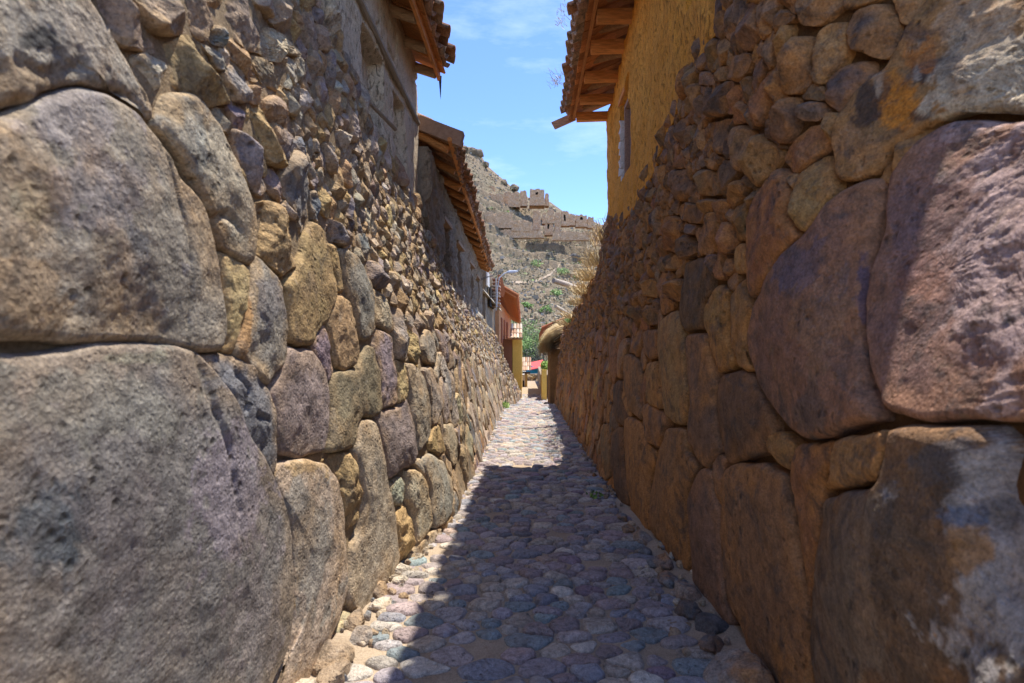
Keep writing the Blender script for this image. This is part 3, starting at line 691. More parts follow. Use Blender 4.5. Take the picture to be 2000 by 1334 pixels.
def edging():
    rg = random.Random(21); k = 0
    spots = [(-1, 2.35, .98, .13), (-1, 2.62, .90, .085), (-1, 2.75, .98, .12), (-1, 3.0, .90, .07), (-1, 3.15, .98, .10), (-1, 3.38, .90, .07), (-1, 3.55, .96, .09), (-1, 3.75, .86, .06), (-1, 3.95, .90, .075), (-1, 4.2, .82, .05), (-1, 4.4, .85, .06), (-1, 4.7, .76, .045), (-1, 2.2, .86, .07),
             (1, 2.55, .94, .15), (1, 2.9, .93, .07), (1, 3.1, 1.0, .10), (1, 3.3, .92, .085), (1, 3.55, .98, .10), (1, 3.75, .90, .085), (1, 4.05, .93, .10), (1, 4.3, .86, .075), (1, 4.6, .90, .09), (1, 4.9, .84, .06), (1, 5.2, .84, .075), (1, 5.6, .80, .05), (1, 6.0, .80, .055), (1, 6.5, .80, .05), (1, 7.1, .80, .045)]
    for s_, Y, x, r in spots:
        V, Fc = rockmesh((s_ * x, Y, float(path_z(Y)) + r * .25), r, 40 + k, 3, (1, 1.25, .8)); k += 1
        col = rg.choice([PAL['l'], PAL['w'], PAL['g'], PAL['b']] if s_ < 0 else [PAL['g'], PAL['d'], PAL['b'], PAL['s']])
        obj('edging_stone', V, Fc, M_ROCKL if s_ < 0 else M_ROCKR, pth, smooth=False, cols=np.repeat(np.array(col)[None], len(V), 0))
    B = MB()
    for i in range(520):
        s_ = rg.choice((-1, 1)); Y = 1.6 + 17 * rg.random() ** 1.3; l = float(L(s_, Y, path_z(Y)))
        x = rg.uniform(.76, max(l - .02, .80)) if Y < 9 else l - rg.uniform(0, .08); r = rg.uniform(.012, .042)
        V, Fc = rockmesh((s_ * x, Y, float(path_z(Y)) + .012 + .05 * float(ss(.8, 1.15, x))), r, 200 + i, 2)
        B.add(V, Fc, rg.choice([PAL['l'], PAL['g'], PAL['b'], PAL['w'], PAL['s']]))
    o = B.build('rubble_chips', M_ROCKL, pth); o['kind'] = 'stuff'
edging()
# ground far beyond, and behind the walls
gx = MB(); gx.add([(-3000, -40, -3.2), (3000, -40, -3.2), (3000, 4000, -3.2), (-3000, 4000, -3.2)], [(0, 1, 2, 3)])
o = gx.build('ground', M_SOIL); o['kind'] = 'structure'
for s_ in (-1, 1):
    g2 = MB(); g2.box((s_ * 31.75, 28, -1.6), (60, 66, 2.2)); o = g2.build('terrain', M_SOIL); o['kind'] = 'structure'

# ------------------------------------------------------------------ houses on the walls
def plaster_grid(name, parent, side, Ys, z0, z1, Lf, mat, disp, nz_=110, thick=.35):
    V = []; n = len(Ys); m = nz_ + 2
    for Y in Ys:
        zz = np.linspace(z0(Y), z1(Y), nz_); YY = np.full(nz_, Y); l = Lf(YY, zz) - disp(YY, zz)
        V += [(side * b, Y, a) for a, b in zip(zz, l)]
        V.append((side * (float(Lf(Y, zz[-1])) + thick), Y, zz[-1])); V.append((side * (float(Lf(Y, zz[0])) + thick), Y, zz[0]))
    Fc = []
    for i in range(n - 1):
        for j in range(m): Fc.append((i * m + j, (i + 1) * m + j, (i + 1) * m + (j + 1) % m, i * m + (j + 1) % m))
    Fc.append(tuple(range(m))); Fc.append(tuple((n - 1) * m + j for j in range(m))[::-1])
    if side < 0: Fc = [f[::-1] for f in Fc]
    return obj(name, V, Fc, mat, parent, smooth=False)
def boxmask(Y, z, y0, y1, a, b, s=.012): return ss(y0 - s, y0 + s, Y) * (1 - ss(y1 - s, y1 + s, Y)) * ss(a - s, a + s, z) * (1 - ss(b - s, b + s, z))
WOOD_OR = (.60, .255, .08); WOOD_G = (.30, .25, .19); WOOD_D = (.20, .10, .045)

def tile_proto():
    V = []; Fc = []; n = 8; Lg = .46; th = .016
    for i, (y, r) in enumerate(((0, .098), (Lg * .5, .090), (Lg, .080))):
        for k in range(n + 1):
            t = math.pi * (.04 + .92 * k / n); V.append((y, -math.cos(t) * r, math.sin(t) * r * .85))
        for k in range(n + 1):
            t = math.pi * (.04 + .92 * k / n); V.append((y, -math.cos(t) * (r - th), math.sin(t) * (r - th) * .85 - .002))
    m = n + 1; q = 2 * m
    for i in range(2):
        for k in range(n):
            a = i * q + k; Fc.append((a, a + 1, a + q + 1, a + q)); b = i * q + m + k; Fc.append((b, b + q, b + q + 1, b + 1))
        for k in (0, n):
            a = i * q + k; b = a + m; Fc.append((a, a + q, b + q, b) if k == 0 else (a, b, b + q, a + q))
    for i in (0, 2):
        for k in range(n): a = i * q + k; b = a + m; Fc.append((a, b, b + 1, a + 1) if i == 0 else (a, a + 1, b + 1, b))
    me = bpy.data.meshes.new('roof_tile'); me.from_pydata(V, [], Fc); me.materials.append(M_TILE)
    me.polygons.foreach_set('use_smooth', [True] * len(me.polygons)); return me
TILE = tile_proto()
def tiled_eave(roof, side, Y0, Y1, ef, hf, slope, pitch=.19, rows=3, cap=300, seed=1, back=2.6):
    """rows of clay half-pipe tiles running down to the alley; ef eave distance, hf eave height.
    tile local +x runs up the slope"""
    rg = random.Random(seed); n = int((Y1 - Y0) / pitch); made = 0; extra = MB()
    for r in range(rows):
        for i in range(n):
            for cover in (0, 1):
                Y = Y0 + pitch * (i + .5 + .5 * cover) + rg.uniform(-.012, .012)
                if Y > Y1 + .02: continue
                e = ef(Y); h = hf(Y); up = r * .38 + (0 if cover else .03) + rg.uniform(-.035, .03)
                x = e + up * math.cos(slope); z = h + up * math.sin(slope) + (.055 if cover else .028) + r * .006 + rg.uniform(-.006, .008)
                # basis: local x -> up the slope (away from the alley)
                ax = Vector((side * math.cos(slope), 0, math.sin(slope))); ay = Vector((0, 1, 0)); az = ax.cross(ay)
                if az.z < 0: ay = -ay; az = ax.cross(ay)
                if not cover: az = -az; ay = -ay
                m3 = Matrix((ax, ay, az)).transposed().to_4x4()
                m3 = m3 @ Matrix.Rotation(rg.uniform(-.05, .05), 4, 'Z') @ Matrix.Rotation(rg.uniform(-.035, .05), 4, 'Y')
                m3.translation = Vector((side * x, Y, z)) - roof.location
                if made < cap:
                    o = bpy.data.objects.new('roof_tile', TILE); C.objects.link(o); o.parent = roof; o.matrix_local = m3; made += 1
                else: extra.add([roof.location + (m3 @ v.co) for v in TILE.vertices], [tuple(p.vertices) for p in TILE.polygons])
    if extra.v: o = extra.build('roof_tiles', M_TILE, roof); o['kind'] = 'stuff'
    # rest of the roof: ribbed sheet up to the ridge and the far side, not seen from the alley
    B = MB(); up0 = rows * .38 + .04; V = []; Fc = []; Ys = np.arange(Y0, Y1 + .01, pitch / 4); m = 4
    for j, Y in enumerate(Ys):
        rib = .035 * math.cos(2 * math.pi * (Y - Y0) / pitch); e = ef(Y); h = hf(Y)
        for up, rb in ((up0 - .3, 0), (up0, rib), (back, rib)):
            V.append((side * (e + up * math.cos(slope)), Y, h + up * math.sin(slope) + .07 + rb))
        V.append((side * (e + 2 * back * math.cos(slope)), Y, h + .07 + rib))
    for i in range(len(Ys) - 1):
        for j in range(m - 1): Fc.append((i * m + j, (i + 1) * m + j, (i + 1) * m + j + 1, i * m + j + 1))
    obj('roof_slope', V, Fc, M_TILE, roof, smooth=True)

# --- left house 1: pale plaster above the near wall
h1 = empty('plastered_house', (-3.0, 3.0, 0)); tag(h1, 'tall house with pale cracked mud plaster and old tiled eave above the left wall', 'house')
H1L = lambda Y, z: 1.215 + 0 * np.asarray(Y, float)
def disp1(Y, z):
    H = z - EYE; d = .022 * fbm(Y * 1.6, z * 1.1, o=4) + .008 * fbm(Y * 9, z * 9, o=3)
    d = d - .13 * boxmask(Y + .03 * np.sin(z * 9), H, 4.12, 4.75, 1.66, 2.30, .02)      # two blocked-up windows
    d = d - .12 * boxmask(Y + .03 * np.sin(z * 7), H, 5.12, 5.50, 1.50, 2.24, .02)
    cr_ = np.abs(fbm(Y * 1.9 + .35 * z, z * .55 + 5, o=3)); d = d - .035 * (1 - ss(.0, .035, cr_))
    d = d + .03 * (1 - ss(1.45, 2.0, H)) * ss(-.2, .4, fbm(Y * 3, z * 3 + 9, o=3))
    return d
plaster_grid('plaster_wall', h1, -1, np.arange(-.5, 6.101, .03), lambda Y: float(top_z(-1, Y)) - .04, lambda Y: EYE + 2.98, H1L, M_PLASTL, disp1, 110)
B = MB(); B.box((-3.9, -.65, 2.2), (5.4, .3, 6.4)); B.box((-3.9, 5.94, 2.2), (4.7, .3, 6.4)); B.box((-6.5, 2.7, 2.2), (.3, 6.6, 6.4)); B.build('side_wall', M_PLASTL, h1)
B = MB(); B.tube([(-1.205, 2.4, EYE + 2.42), (-1.20, 4, EYE + 2.40), (-1.205, 6.08, EYE + 2.33)], .028, 7, WOOD_G, .1); B.build('lintel_pole', M_WOODY, h1)
B = MB(); B.tube([(-1.16, 4.1, EYE + 1.72), (-1.12, 4.72, EYE + 1.76)], .016, 6, WOOD_G, .2); B.build('window_sill', M_WOODY, h1)
rf1 = empty('roof', (1.8, 0, 4.3), h1); rf1.location = (3.0 - 1.2, 1.0, 4.4)
R1W = Vector(rf1.location) + h1.location
class _R:    # world-origin proxy so tiles can be placed in world space
    pass
def roofnode(parent, wloc):
    r = empty('roof', Vector(wloc) - parent.location, parent); return r
bpy.data.objects.remove(rf1)
SL = R(24)
def world_loc(o):
    l = Vector((0, 0, 0))
    while o: l += o.location; o = o.parent
    return l
_te = tiled_eave
def tiled(roof, *a, **k):
    w = world_loc(roof); keep = roof.location.copy(); par = roof.parent
    roof.parent = None; roof.location = w
    _te(roof, *a, **k)
    roof.parent = par; roof.location = keep
    for c in roof.children:
        pass
rf1 = roofnode(h1, (-1.5, 3, 4.4))
tiled(rf1, -1, -.6, 6.22, lambda Y: .83, lambda Y: EYE + 2.92, SL, seed=2, rows=3, cap=225, pitch=.19)
for i in range(14):
    Y = 6.02 - .52 * i
    if Y < -.5: break
    B = MB(); B.tube([(-1.9, Y, EYE + 3.22), (-1.2, Y + .01, EYE + 2.90), (-1.0, Y, EYE + 2.83)], [.05, .052, .048], 9, (.38, .25, .14), .06); B.build('rafter', M_WOODX, rf1)
B = MB(); B.box((-.985, 2.75, EYE + 2.885), (.03, 6.75, .16), col=WOOD_OR); B.build('fascia_board', M_WOODY, rf1)
for i in range(24):
    Y = -.45 + .28 * i
    if Y > 6.1: break
    B = MB(); rot = Matrix.Rotation(SL, 4, 'Y'); B.box((-1.20, Y, EYE + 3.01), (.62, .262, .02), rot, .004, tuple(np.array(WOOD_OR) * random.uniform(.6, 1.1))); B.build('sheathing_board', M_WOODX, rf1)
B = MB(); B.add([(-.99, 6.12, EYE + 2.86), (-.955, 6.12, EYE + 2.86), (-.965, 6.12, EYE + 2.60), (-.975, 6.135, EYE + 2.86), (-.972, 6.13, EYE + 2.64)], [(0, 1, 2), (0, 3, 4, 2), (1, 2, 4, 3)], (.05, .05, .07)); B.build('hanging_strip', M_GEN, rf1)

# --- left house 2: grey rough wall, long eave
h2 = empty('rough_rubble_house', (-3.4, 11, 0)); tag(h2, 'low grey mud-rendered house with long sagging tiled eave and dark openings on the left', 'house')
H2L = lambda Y, z: interp(Y, [(6.1, 1.10), (16.8, 1.46), (17.6, 1.48)]) + .0 * np.asarray(z)
E2 = lambda Y: float(interp(Y, [(6.1, .80), (17.4, 1.16)])); Z2 = lambda Y: EYE + 2.08 - .02 * math.sin((Y - 6) * .9) + .02 * math.sin(Y * 2.3)
OPEN2 = [(7.6, 8.2, 1.0, 1.62), (9.6, 10.4, .95, 1.65), (12.3, 13.3, .95, 1.7), (14.8, 15.8, .9, 1.7)]
def disp2(Y, z):
    H = z - EYE; d = .035 * fbm(Y * 2.2, z * 2.2, o=4) - .075 * np.abs(fbm(Y * 4.5, z * 5.5, o=3)) + .02
    for a, b, c, e in OPEN2: d = d - .2 * boxmask(Y, H, a, b, c, e, .02)
    return d
plaster_grid('rubble_wall', h2, -1, np.arange(6.12, 17.4, .045), lambda Y: float(top_z(-1, Y)) - .06, lambda Y: EYE + 2.1, H2L, M_GREYP, disp2, 70)
B = MB(); B.box((-3.8, 17.45, .9), (4.6, .25, 5)); B.box((-6.2, 11.8, .9), (.25, 11.4, 5)); B.build('side_wall', M_GREYP, h2)
rf2 = roofnode(h2, (-1.4, 11, 3.6))
for a, b, c, e in OPEN2:
    B = MB(); Ym = (a + b) / 2; l = float(H2L(Ym, 0)); B.box((-l - .03, Ym, EYE + e + .03), (.12, b - a + .14, .05), None, .006, (.30, .19, .11)); B.build('lintel', M_WOODY, h2)
    B = MB(); B.box((-l - .14, Ym, EYE + (c + e) / 2), (.03, b - a, e - c), None, 0, (.12, .06, .03)); B.build('shutter', M_WOODY, h2)
tiled(rf2, -1, 6.15, 17.5, lambda Y: E2(Y) - .02, lambda Y: Z2(Y) + .08, R(27), seed=4, rows=3, cap=298, pitch=.21, back=2.4)
nr = 17
for i in range(nr):
    Y = 6.3 + 11.0 * i / (nr - 1); e = E2(Y); B = MB(); r_ = random.uniform(.045, .06)
    B.tube([(-(e + 1.5), Y - .03, Z2(Y) + .72), (-(e + .55), Y, Z2(Y) + .26), (-(e + .10), Y + random.uniform(-.03, .03), Z2(Y) + .03)], [r_, r_, r_ * .9], 9, tuple(np.array((.56, .25, .085)) * random.uniform(.75, 1.15)), .08); B.build('rafter', M_WOODX, rf2)
B = MB(); B.add([(-(E2(Y) + .12), Y, Z2(Y) + .115) for Y in (6.15, 9, 12, 15, 17.45)] + [(-(E2(Y) + 1.5), Y, Z2(Y) + .80) for Y in (6.15, 9, 12, 15, 17.45)], [(i, i + 1, i + 6, i + 5) for i in range(4)], (.40, .17, .06)); B.build('reed_sheathing', M_WOODX, rf2)
B = MB(); B.tube([(-(E2(Y) + .07), Y, Z2(Y) + .07) for Y in (6.1, 8, 10, 12, 14, 17.4)], .026, 7, WOOD_OR, .1); B.build('eave_pole', M_WOODY, rf2)
B = MB(); B.box((-.98, 6.22, Z2(6.2) + .19), (.5, .16, .13), Matrix.Rotation(R(22), 4, 'Y'), .02, (.36, .22, .14)); B.build('verge_stone', M_GEN, rf2)

# --- right house: ochre plaster
h3 = empty('ochre_house', (3, 5.5, 0)); tag(h3, 'ochre mud-plastered house with rafters under a crumbling tiled eave on the right', 'house')
H3L = lambda Y, z: interp(Y, [(2, 1.12), (6, 1.10), (8.72, 1.20)]) - .02 * (np.asarray(z) - EYE - 1.7)
def disp3(Y, z):
    H = z - EYE; d = .030 * fbm(Y * 1.5, z * 1.0, o=4) + .018 * fbm(Y * 9, z * 5, o=4, g=.6)
    d = d - .17 * boxmask(Y, H, 6.25, 7.1, 1.98, 2.95, .015) - .17 * boxmask(Y, H, 3.45, 4.05, 2.35, 3.1, .015)
    return d
plaster_grid('plaster_wall', h3, 1, np.arange(2.68, 8.721, .03), lambda Y: float(top_z(1, Y)) - .04, lambda Y: EYE + 3.46, H3L, M_PLASTR, disp3, 120)
B = MB(); B.box((3.7, 2.80, 2.4), (4.6, .28, 6.0)); B.box((3.75, 8.56, 2.4), (4.5, .28, 6.0)); B.box((6.0, 5.5, 2.4), (.28, 6.4, 6.0)); B.build('side_wall', M_PLASTR, h3)
wf = empty('window', (1.2 - 3, 6.67 - 5.5, EYE + 2.45), h3)
B = MB()
for d in (-.36, .36): B.box((1.20, 6.67 + d, EYE + 2.45), (.07, .06, .92), None, .003, (.34, .22, .16))
for d in (-.44, .44): B.box((1.20, 6.67, EYE + 2.45 + d), (.07, .66, .05), None, .003, (.34, .22, .16))
B.build('window_frame', M_WOODY, wf)
for d in (-.16, .16):
    B = MB(); B.box((1.235, 6.67 + d, EYE + 2.45), (.03, .30, .82), None, .002, (.24, .15, .12)); B.build('shutter', M_WOODY, wf)
B = MB()
for k in range(9):
    B.box((1.15 + .02 * random.random(), 7.10 + .012 * random.random(), EYE + 2.03 + k * .085), (.08, .05, .085), None, .014, (.62, .56, .48))
B.build('patched_reveal', M_WHITE, wf)
B = MB(); B.box((1.16, 6.67, EYE + 3.0), (.10, 1.05, .07), None, .004, WOOD_OR); B.build('lintel', M_WOODY, wf)
B = MB(); B.box((1.20, 3.75, EYE + 2.7), (.05, .56, .66), None, .002, (.45, .40, .34)); B.build('shutter', M_WOODY, h3)
rf3 = roofnode(h3, (1.2, 5.5, EYE + 3.5))
E3 = lambda Y: .435 + .012 * (Y - 5); Z3 = lambda Y: EYE + 3.40
tiled(rf3, 1, 2.60, 8.85, lambda Y: E3(Y), lambda Y: Z3(Y) + .05, R(23), seed=6, rows=4, cap=290, pitch=.19)
for i, Y in enumerate((8.68, 8.05, 7.37, 6.62, 6.0, 5.35, 4.7, 4.05, 3.4, 2.9)):
    B = MB(); B.box(((.70 + 1.75) / 2, Y, EYE + 3.44), (1.05, .10, .12), Matrix.Rotation(R(-2), 4, 'Y'), .006, tuple(np.array((.60, .26, .08)) * random.uniform(.85, 1.1))); B.build('rafter', M_WOODX, rf3)
k = 0; Y = 2.7
while Y < 8.75:
    w = random.uniform(.12, .22); B = MB(); B.box((1.12, Y + w / 2, EYE + 3.67), (1.15, w * .93, .02), Matrix.Rotation(-R(23), 4, 'Y'), .006, tuple(np.array((.52, .21, .07)) * random.uniform(.5, 1.2))); B.build('sheathing_board', M_WOODX, rf3); Y += w
B = MB(); B.box((.665, 5.75, EYE + 3.47), (.035, 6.0, .10), None, .0, (.42, .18, .06)); B.build('fascia_board', M_WOODY, rf3)
for Y in (7.75, 7.0, 6.3, 5.7, 8.4, 5.0):
    B = MB(); B.tube([(1.14, Y - .12, EYE + 3.50), (.80, Y + .18, EYE + 3.56)], [.045, .05], 7, (.30, .17, .08), .25); B.build('strut_log', M_WOODX, rf3)
B = MB(); B.box((.52, 8.86, EYE + 3.43), (.36, .04, .12), Matrix.Rotation(R(-24), 4, 'Y'), .01, (.46, .25, .14)); B.build('verge_board', M_WOODX, rf3)

# ------------------------------------------------------------------ plants
def blades(B, root, n, spread, length, w, cols, lean=Vector((0, 0, 0)), rg=random):
    for _ in range(n):
        b = Vector(root) + Vector((rg.gauss(0, spread[0]), rg.gauss(0, spread[1]), rg.uniform(-.01, .01)))
        l = length * rg.uniform(.4, 1.15); d = Vector((rg.gauss(0, .55), rg.gauss(0, .55), 1)) + lean; d.normalize()
        sd_ = d.cross(Vector((rg.gauss(0, 1), rg.gauss(0, 1), 0.01))).normalized() * w
        m_ = b + d * l * .55; t = b + d * l + Vector((rg.gauss(0, .22), rg.gauss(0, .22), -.12 - .25 * rg.random())) * l * 1.2
        B.add([b - sd_, b + sd_, m_ + sd_ * .7, m_ - sd_ * .7, t], [(0, 1, 2, 3), (3, 2, 4)], rg.choice(cols))
STR = [(.74, .58, .30), (.62, .46, .21), (.80, .67, .40), (.54, .37, .17), (.60, .47, .26)]
def leafball(B, c, r, n, s, cols, rg, hollow=.55):
    for _ in range(n):
        d = Vector((rg.gauss(0, 1), rg.gauss(0, 1), rg.gauss(0, 1))).normalized(); k = hollow + (1 - hollow) * rg.random() ** .5
        k *= 1 + .35 * mnoise.noise(Vector(c) * .3 + d * 1.7)
        p = Vector(c) + Vector((d.x * r[0], d.y * r[1], d.z * r[2])) * k
        a = Vector((rg.gauss(0, 1), rg.gauss(0, 1), rg.gauss(0, 1))).normalized(); b = a.orthogonal().normalized(); a *= s * rg.uniform(.6, 1.3); b *= s * .55
        B.add([p - a, p + b, p + a, p - b], [(0, 1, 2, 3)], rg.choice(cols))
rg = random.Random(5)
gt = [(9.1, 1.15, 1.66, 110, .50), (9.8, 1.12, 1.36, 200, .40), (10.5, 1.08, 1.18, 300, .36), (11.5, 1.08, 1.0, 300, .36), (12.6, 1.06, .86, 190, .30), (14.5, 1.03, .64, 160, .33), (16.0, 1.02, .50, 170, .36)]
glab = ['tall thin dry grass at the ochre house corner on the right wall top', 'thick straw-coloured grass tuft, highest but one, on the right wall top', 'dense golden grass tuft drooping over the right wall coping', 'brown dry weeds on the right wall top above the upper pole', 'short dry tuft on the right wall top just beyond the upper pole', 'small straw tuft on the right wall top near the lower pole', 'pale dry tuft on the right wall beside the thatch']
for (Y, x, h, n, ln), lb in zip(gt, glab):
    B = MB(); blades(B, (x, Y, EYE + h - .04), n, (.10, .28), ln, .0035 + .0003 * Y, STR, Vector((-.45, -.1, 0)) if Y > 9.3 else Vector((-.1, 0, .4)), rg)
    o = B.build('dry_grass', M_STRAW); tag(o, lb, 'grass tuft', 'dry grass tufts along the right wall top')
B = MB(); blades(B, (1.02, 9.4, EYE + 1.25), 26, (.06, .3), 1.0, .003, STR, Vector((-.1, 0, .6)), rg)
tag(B.build('grass_stalks', M_STRAW), 'few very tall feathery grass stalks against the sky by the ochre house', 'grass')
GR = [(.16, .26, .06), (.22, .34, .08), (.11, .19, .05), (.28, .38, .12)]
for (c, r, n, lb) in [((.70, 6.05, float(path_z(6)) + .03), (.10, .12, .03), 40, 'tiny green weed in the gap between cobbles and right wall foot'),
                      ((-.74, 16.6, float(path_z(16.6)) + .08), (.12, .3, .1), 120, 'low green weed at the far foot of the left wall'),
                      ((1.02, 15.2, EYE + .60), (.12, .25, .1), 90, 'green leafy weed on the right wall top beside the straw')]:
    B = MB(); leafball(B, c, r, n,   .03 if n < 100 else .07, GR, rg, .1); tag(B.build('weed', M_LEAF), lb, 'weed')
# small tuft on the right roof
B = MB(); blades(B, (.36, 7.6, EYE + 3.47), 60, (.05, .12), .12, .003, STR + [(.2, .2, .1)], Vector((-.6, 0, 0)), rg); blades(B, (.36, 6.1, EYE + 3.47), 40, (.04, .12), .1, .003, STR, Vector((-.6, 0, 0)), rg)
o = B.build('roof_grass', M_STRAW, rf3); o['kind'] = 'stuff'

# thatch bundle hanging over the right wall end
th = MB(); tr = random.Random(8)
for i in range(2300):
    v = tr.random(); te = tr.uniform(.78, .97); dz = tr.gauss(0, .035); dx = tr.gauss(0, .03); Y = 18.6 + 1.3 * tr.random() + .3 * v; lay = tr.random(); col = tr.choice(STR + [(.80, .64, .34), (.46, .30, .12)]) if lay > .35 else (.20, .12, .05)
    r0 = .35 + .55 * lay; pts = []
    for k in range(6):
        t = k / 5 * te; a = math.pi * (.42 + .62 * t); pts.append(Vector((1.24 + (.30 + .50 * lay) * math.cos(a) * 1.15 - .06 * t, Y + .1 * t, EYE + .10 + (.14 + .50 * lay) * math.sin(a) * (1 if a < math.pi else 2.4) - .45 * t * t - .1)) + Vector((dx + tr.gauss(0, .012), 0, dz + tr.gauss(0, .012))) * (.6 + t * 1.2))
    w = Vector((.0015, .004, .003))
    vs = []; fs = []
    for p in pts: vs += [p - w, p + w]
    for k in range(5): fs.append((2 * k, 2 * k + 1, 2 * k + 3, 2 * k + 2))
    th.add(vs, fs, col)
tag(th.build('thatch_bundle', M_STRAW), 'golden straw thatch curling over the far end of the right wall', 'thatch')
B = MB()
for k in range(12):
    B.tube([(1.12, 18.7 + .1 * k, EYE + .16 - .05 * (k % 4)), (.78 + .05 * random.random(), 18.7 + .1 * k + random.uniform(-.1, .1), EYE - .02 - .09 * (k % 4))], .012, 5, (.34, .20, .10), .2)
tag(B.build('dry_branches', M_WOODX), 'tangle of brown broken branches beneath the straw thatch', 'branches')
def pole(name, a, b, r, lb, col=(.46, .40, .33)):
    B = MB(); a = Vector(a); b = Vector(b); B.tube([a, a.lerp(b, .35) + Vector((0, 0, .01)), b], [r * .9, r, r], 10, col, .07); tag(B.build(name, M_WOODX), lb, 'pole')
pole('wooden_pole', P(1081, 548, 12.2), P(1150, 571, 12.9), .062, 'thick weathered grey pole jutting from the right wall top, upper of two')
pole('wooden_pole', P(1085, 598, 15.2), P(1116, 618, 15.8), .05, 'thin pale pole jutting from the right wall just above the thatch', (.62, .52, .38))

# end pillar, boulder, gate post on the right
def rough_block(name, quad, z0, z1, mat, parent=None, amp=.02, n=14):
    """upright block with uneven faces; quad: four ground corners (x,y)"""
    V = []; Fc = []; pts = []
    for i in range(4):
        a, b = Vector((*quad[i], 0)), Vector((*quad[(i + 1) % 4], 0))
        for k in range(n): pts.append(a.lerp(b, k / n))
    m = len(pts); rows = 16
    for r_ in range(rows + 1):
        z = z0 + (z1 - z0) * r_ / rows
        for p in pts: V.append((p.x, p.y, z))
    V = np.array(V); cen = V.mean(0); d = V - cen; d[:, 2] = 0; ln = np.linalg.norm(d, axis=1, keepdims=True)
    V = V + d / np.maximum(ln, .01) * (amp * fbm(V[:, 0] * 4 + V[:, 2] * 3, V[:, 1] * 4 - V[:, 2] * 2, o=4))[:, None]
    for r_ in range(rows):
        for i in range(m): Fc.append((r_ * m + i, r_ * m + (i + 1) % m, (r_ + 1) * m + (i + 1) % m, (r_ + 1) * m + i))
    Fc.append(tuple(rows * m + i for i in range(m))); Fc.append(tuple(range(m))[::-1])
    return obj(name, V, Fc, mat, parent)
o = rough_block('adobe_pillar', [(.66, 19.15), (1.3, 19.15), (1.3, 20.6), (.62, 20.6)], -1.0, EYE - .25, M_ADOBE); tag(o, 'brown adobe end pillar below the straw thatch on the right', 'pillar')
V, Fc = rockmesh((.60, 19.2, -.72), .24, 77, 3, (1, 1.2, 1.1)); tag(obj('boulder', V, Fc, M_ROCKL, None, cols=np.repeat(np.array(PAL['g'])[None], len(V), 0)), 'grey boulder at the foot of the adobe end pillar', 'boulder')
o = rough_block('adobe_post', [(.46, 23), (.66, 23), (.66, 24.2), (.46, 24.2)], -1.3, EYE - 1.15, M_YEL, amp=.01); tag(o, 'narrow yellow-brown mud post beyond the boulder on the right', 'post')
B = MB(); leafball(B, (.60, 23.4, EYE - 1.0), (.19, .2, .22), 420, .045, [(.25, .38, .06), (.35, .48, .10), (.16, .27, .05)], rg, .3); B.tube([(.6, 23.5, EYE - 1.3), (.6, 23.4, EYE - .9)], .02, 5, (.2, .14, .08))
tag(B.build('lime_bush', M_LEAF), 'bright lime-green bush on top of the yellow-brown mud post', 'bush')
# distant right wall beyond and red roof house
hr = empty('red_roofed_house', (3.2, 27, 0)); tag(hr, 'house with rusty red roof edge showing above the straw thatch on the right', 'house')
o = rough_block('wall', [(.95, 24.5), (5, 24.5), (5, 32), (1.15, 32)], -1.8, EYE + .9, M_ADOBE, hr, .03)
B = MB(); a = P(1058, 640, 25); b = P(1125, 612, 25)
B.add([a, b, b + Vector((3.2, 0, 1.0)), a + Vector((.0, 8, -.2)), b + Vector((0, 8, 0)), b + Vector((3.2, 8, 1)), a + Vector((0, 0, -.42)), b + Vector((0, 0, -.42)), a + Vector((0, 8, -.62))], [(0, 1, 4, 3), (1, 2, 5, 4), (0, 6, 7, 1), (0, 3, 8, 6)], (.36, .13, .06)); B.build('roof', M_GEN, hr)
B = MB(); B.tube([a, b], .05, 8, (.50, .18, .09)); B.build('ridge_trim', M_GEN, hr)

# ------------------------------------------------------------------ far houses on the left
def simple_tiles(B, o, ax, up, n, rows, pitch, ln, r=.08):
    """n columns of barrel tiles x rows running down from o+up; ax across"""
    ax = Vector(ax).normalized(); upv = Vector(up).normalized(); nn = ax.cross(upv)
    if nn.z < 0: nn = -nn
    for i in range(n):
        for j in range(rows):
            base = Vector(o) + ax * pitch * (i + .5) + upv * ln * j * .86; vs = []; K = 6
            sh = random.uniform(.75, 1.2); c = tuple(np.array(random.choice([(.60, .42, .30), (.66, .55, .44), (.44, .27, .18), (.56, .47, .38)])) * sh)
            for t, rr in ((0, r), (1, r * .85)):
                for k in range(K + 1): a = math.pi * k / K; vs.append(base + upv * ln * t + ax * (-math.cos(a) * rr) + nn * (math.sin(a) * rr + .012 * (1 - t)))
            B.add(vs, [(k, k + 1, K + 2 + k, K + 1 + k) for k in range(K)], c)
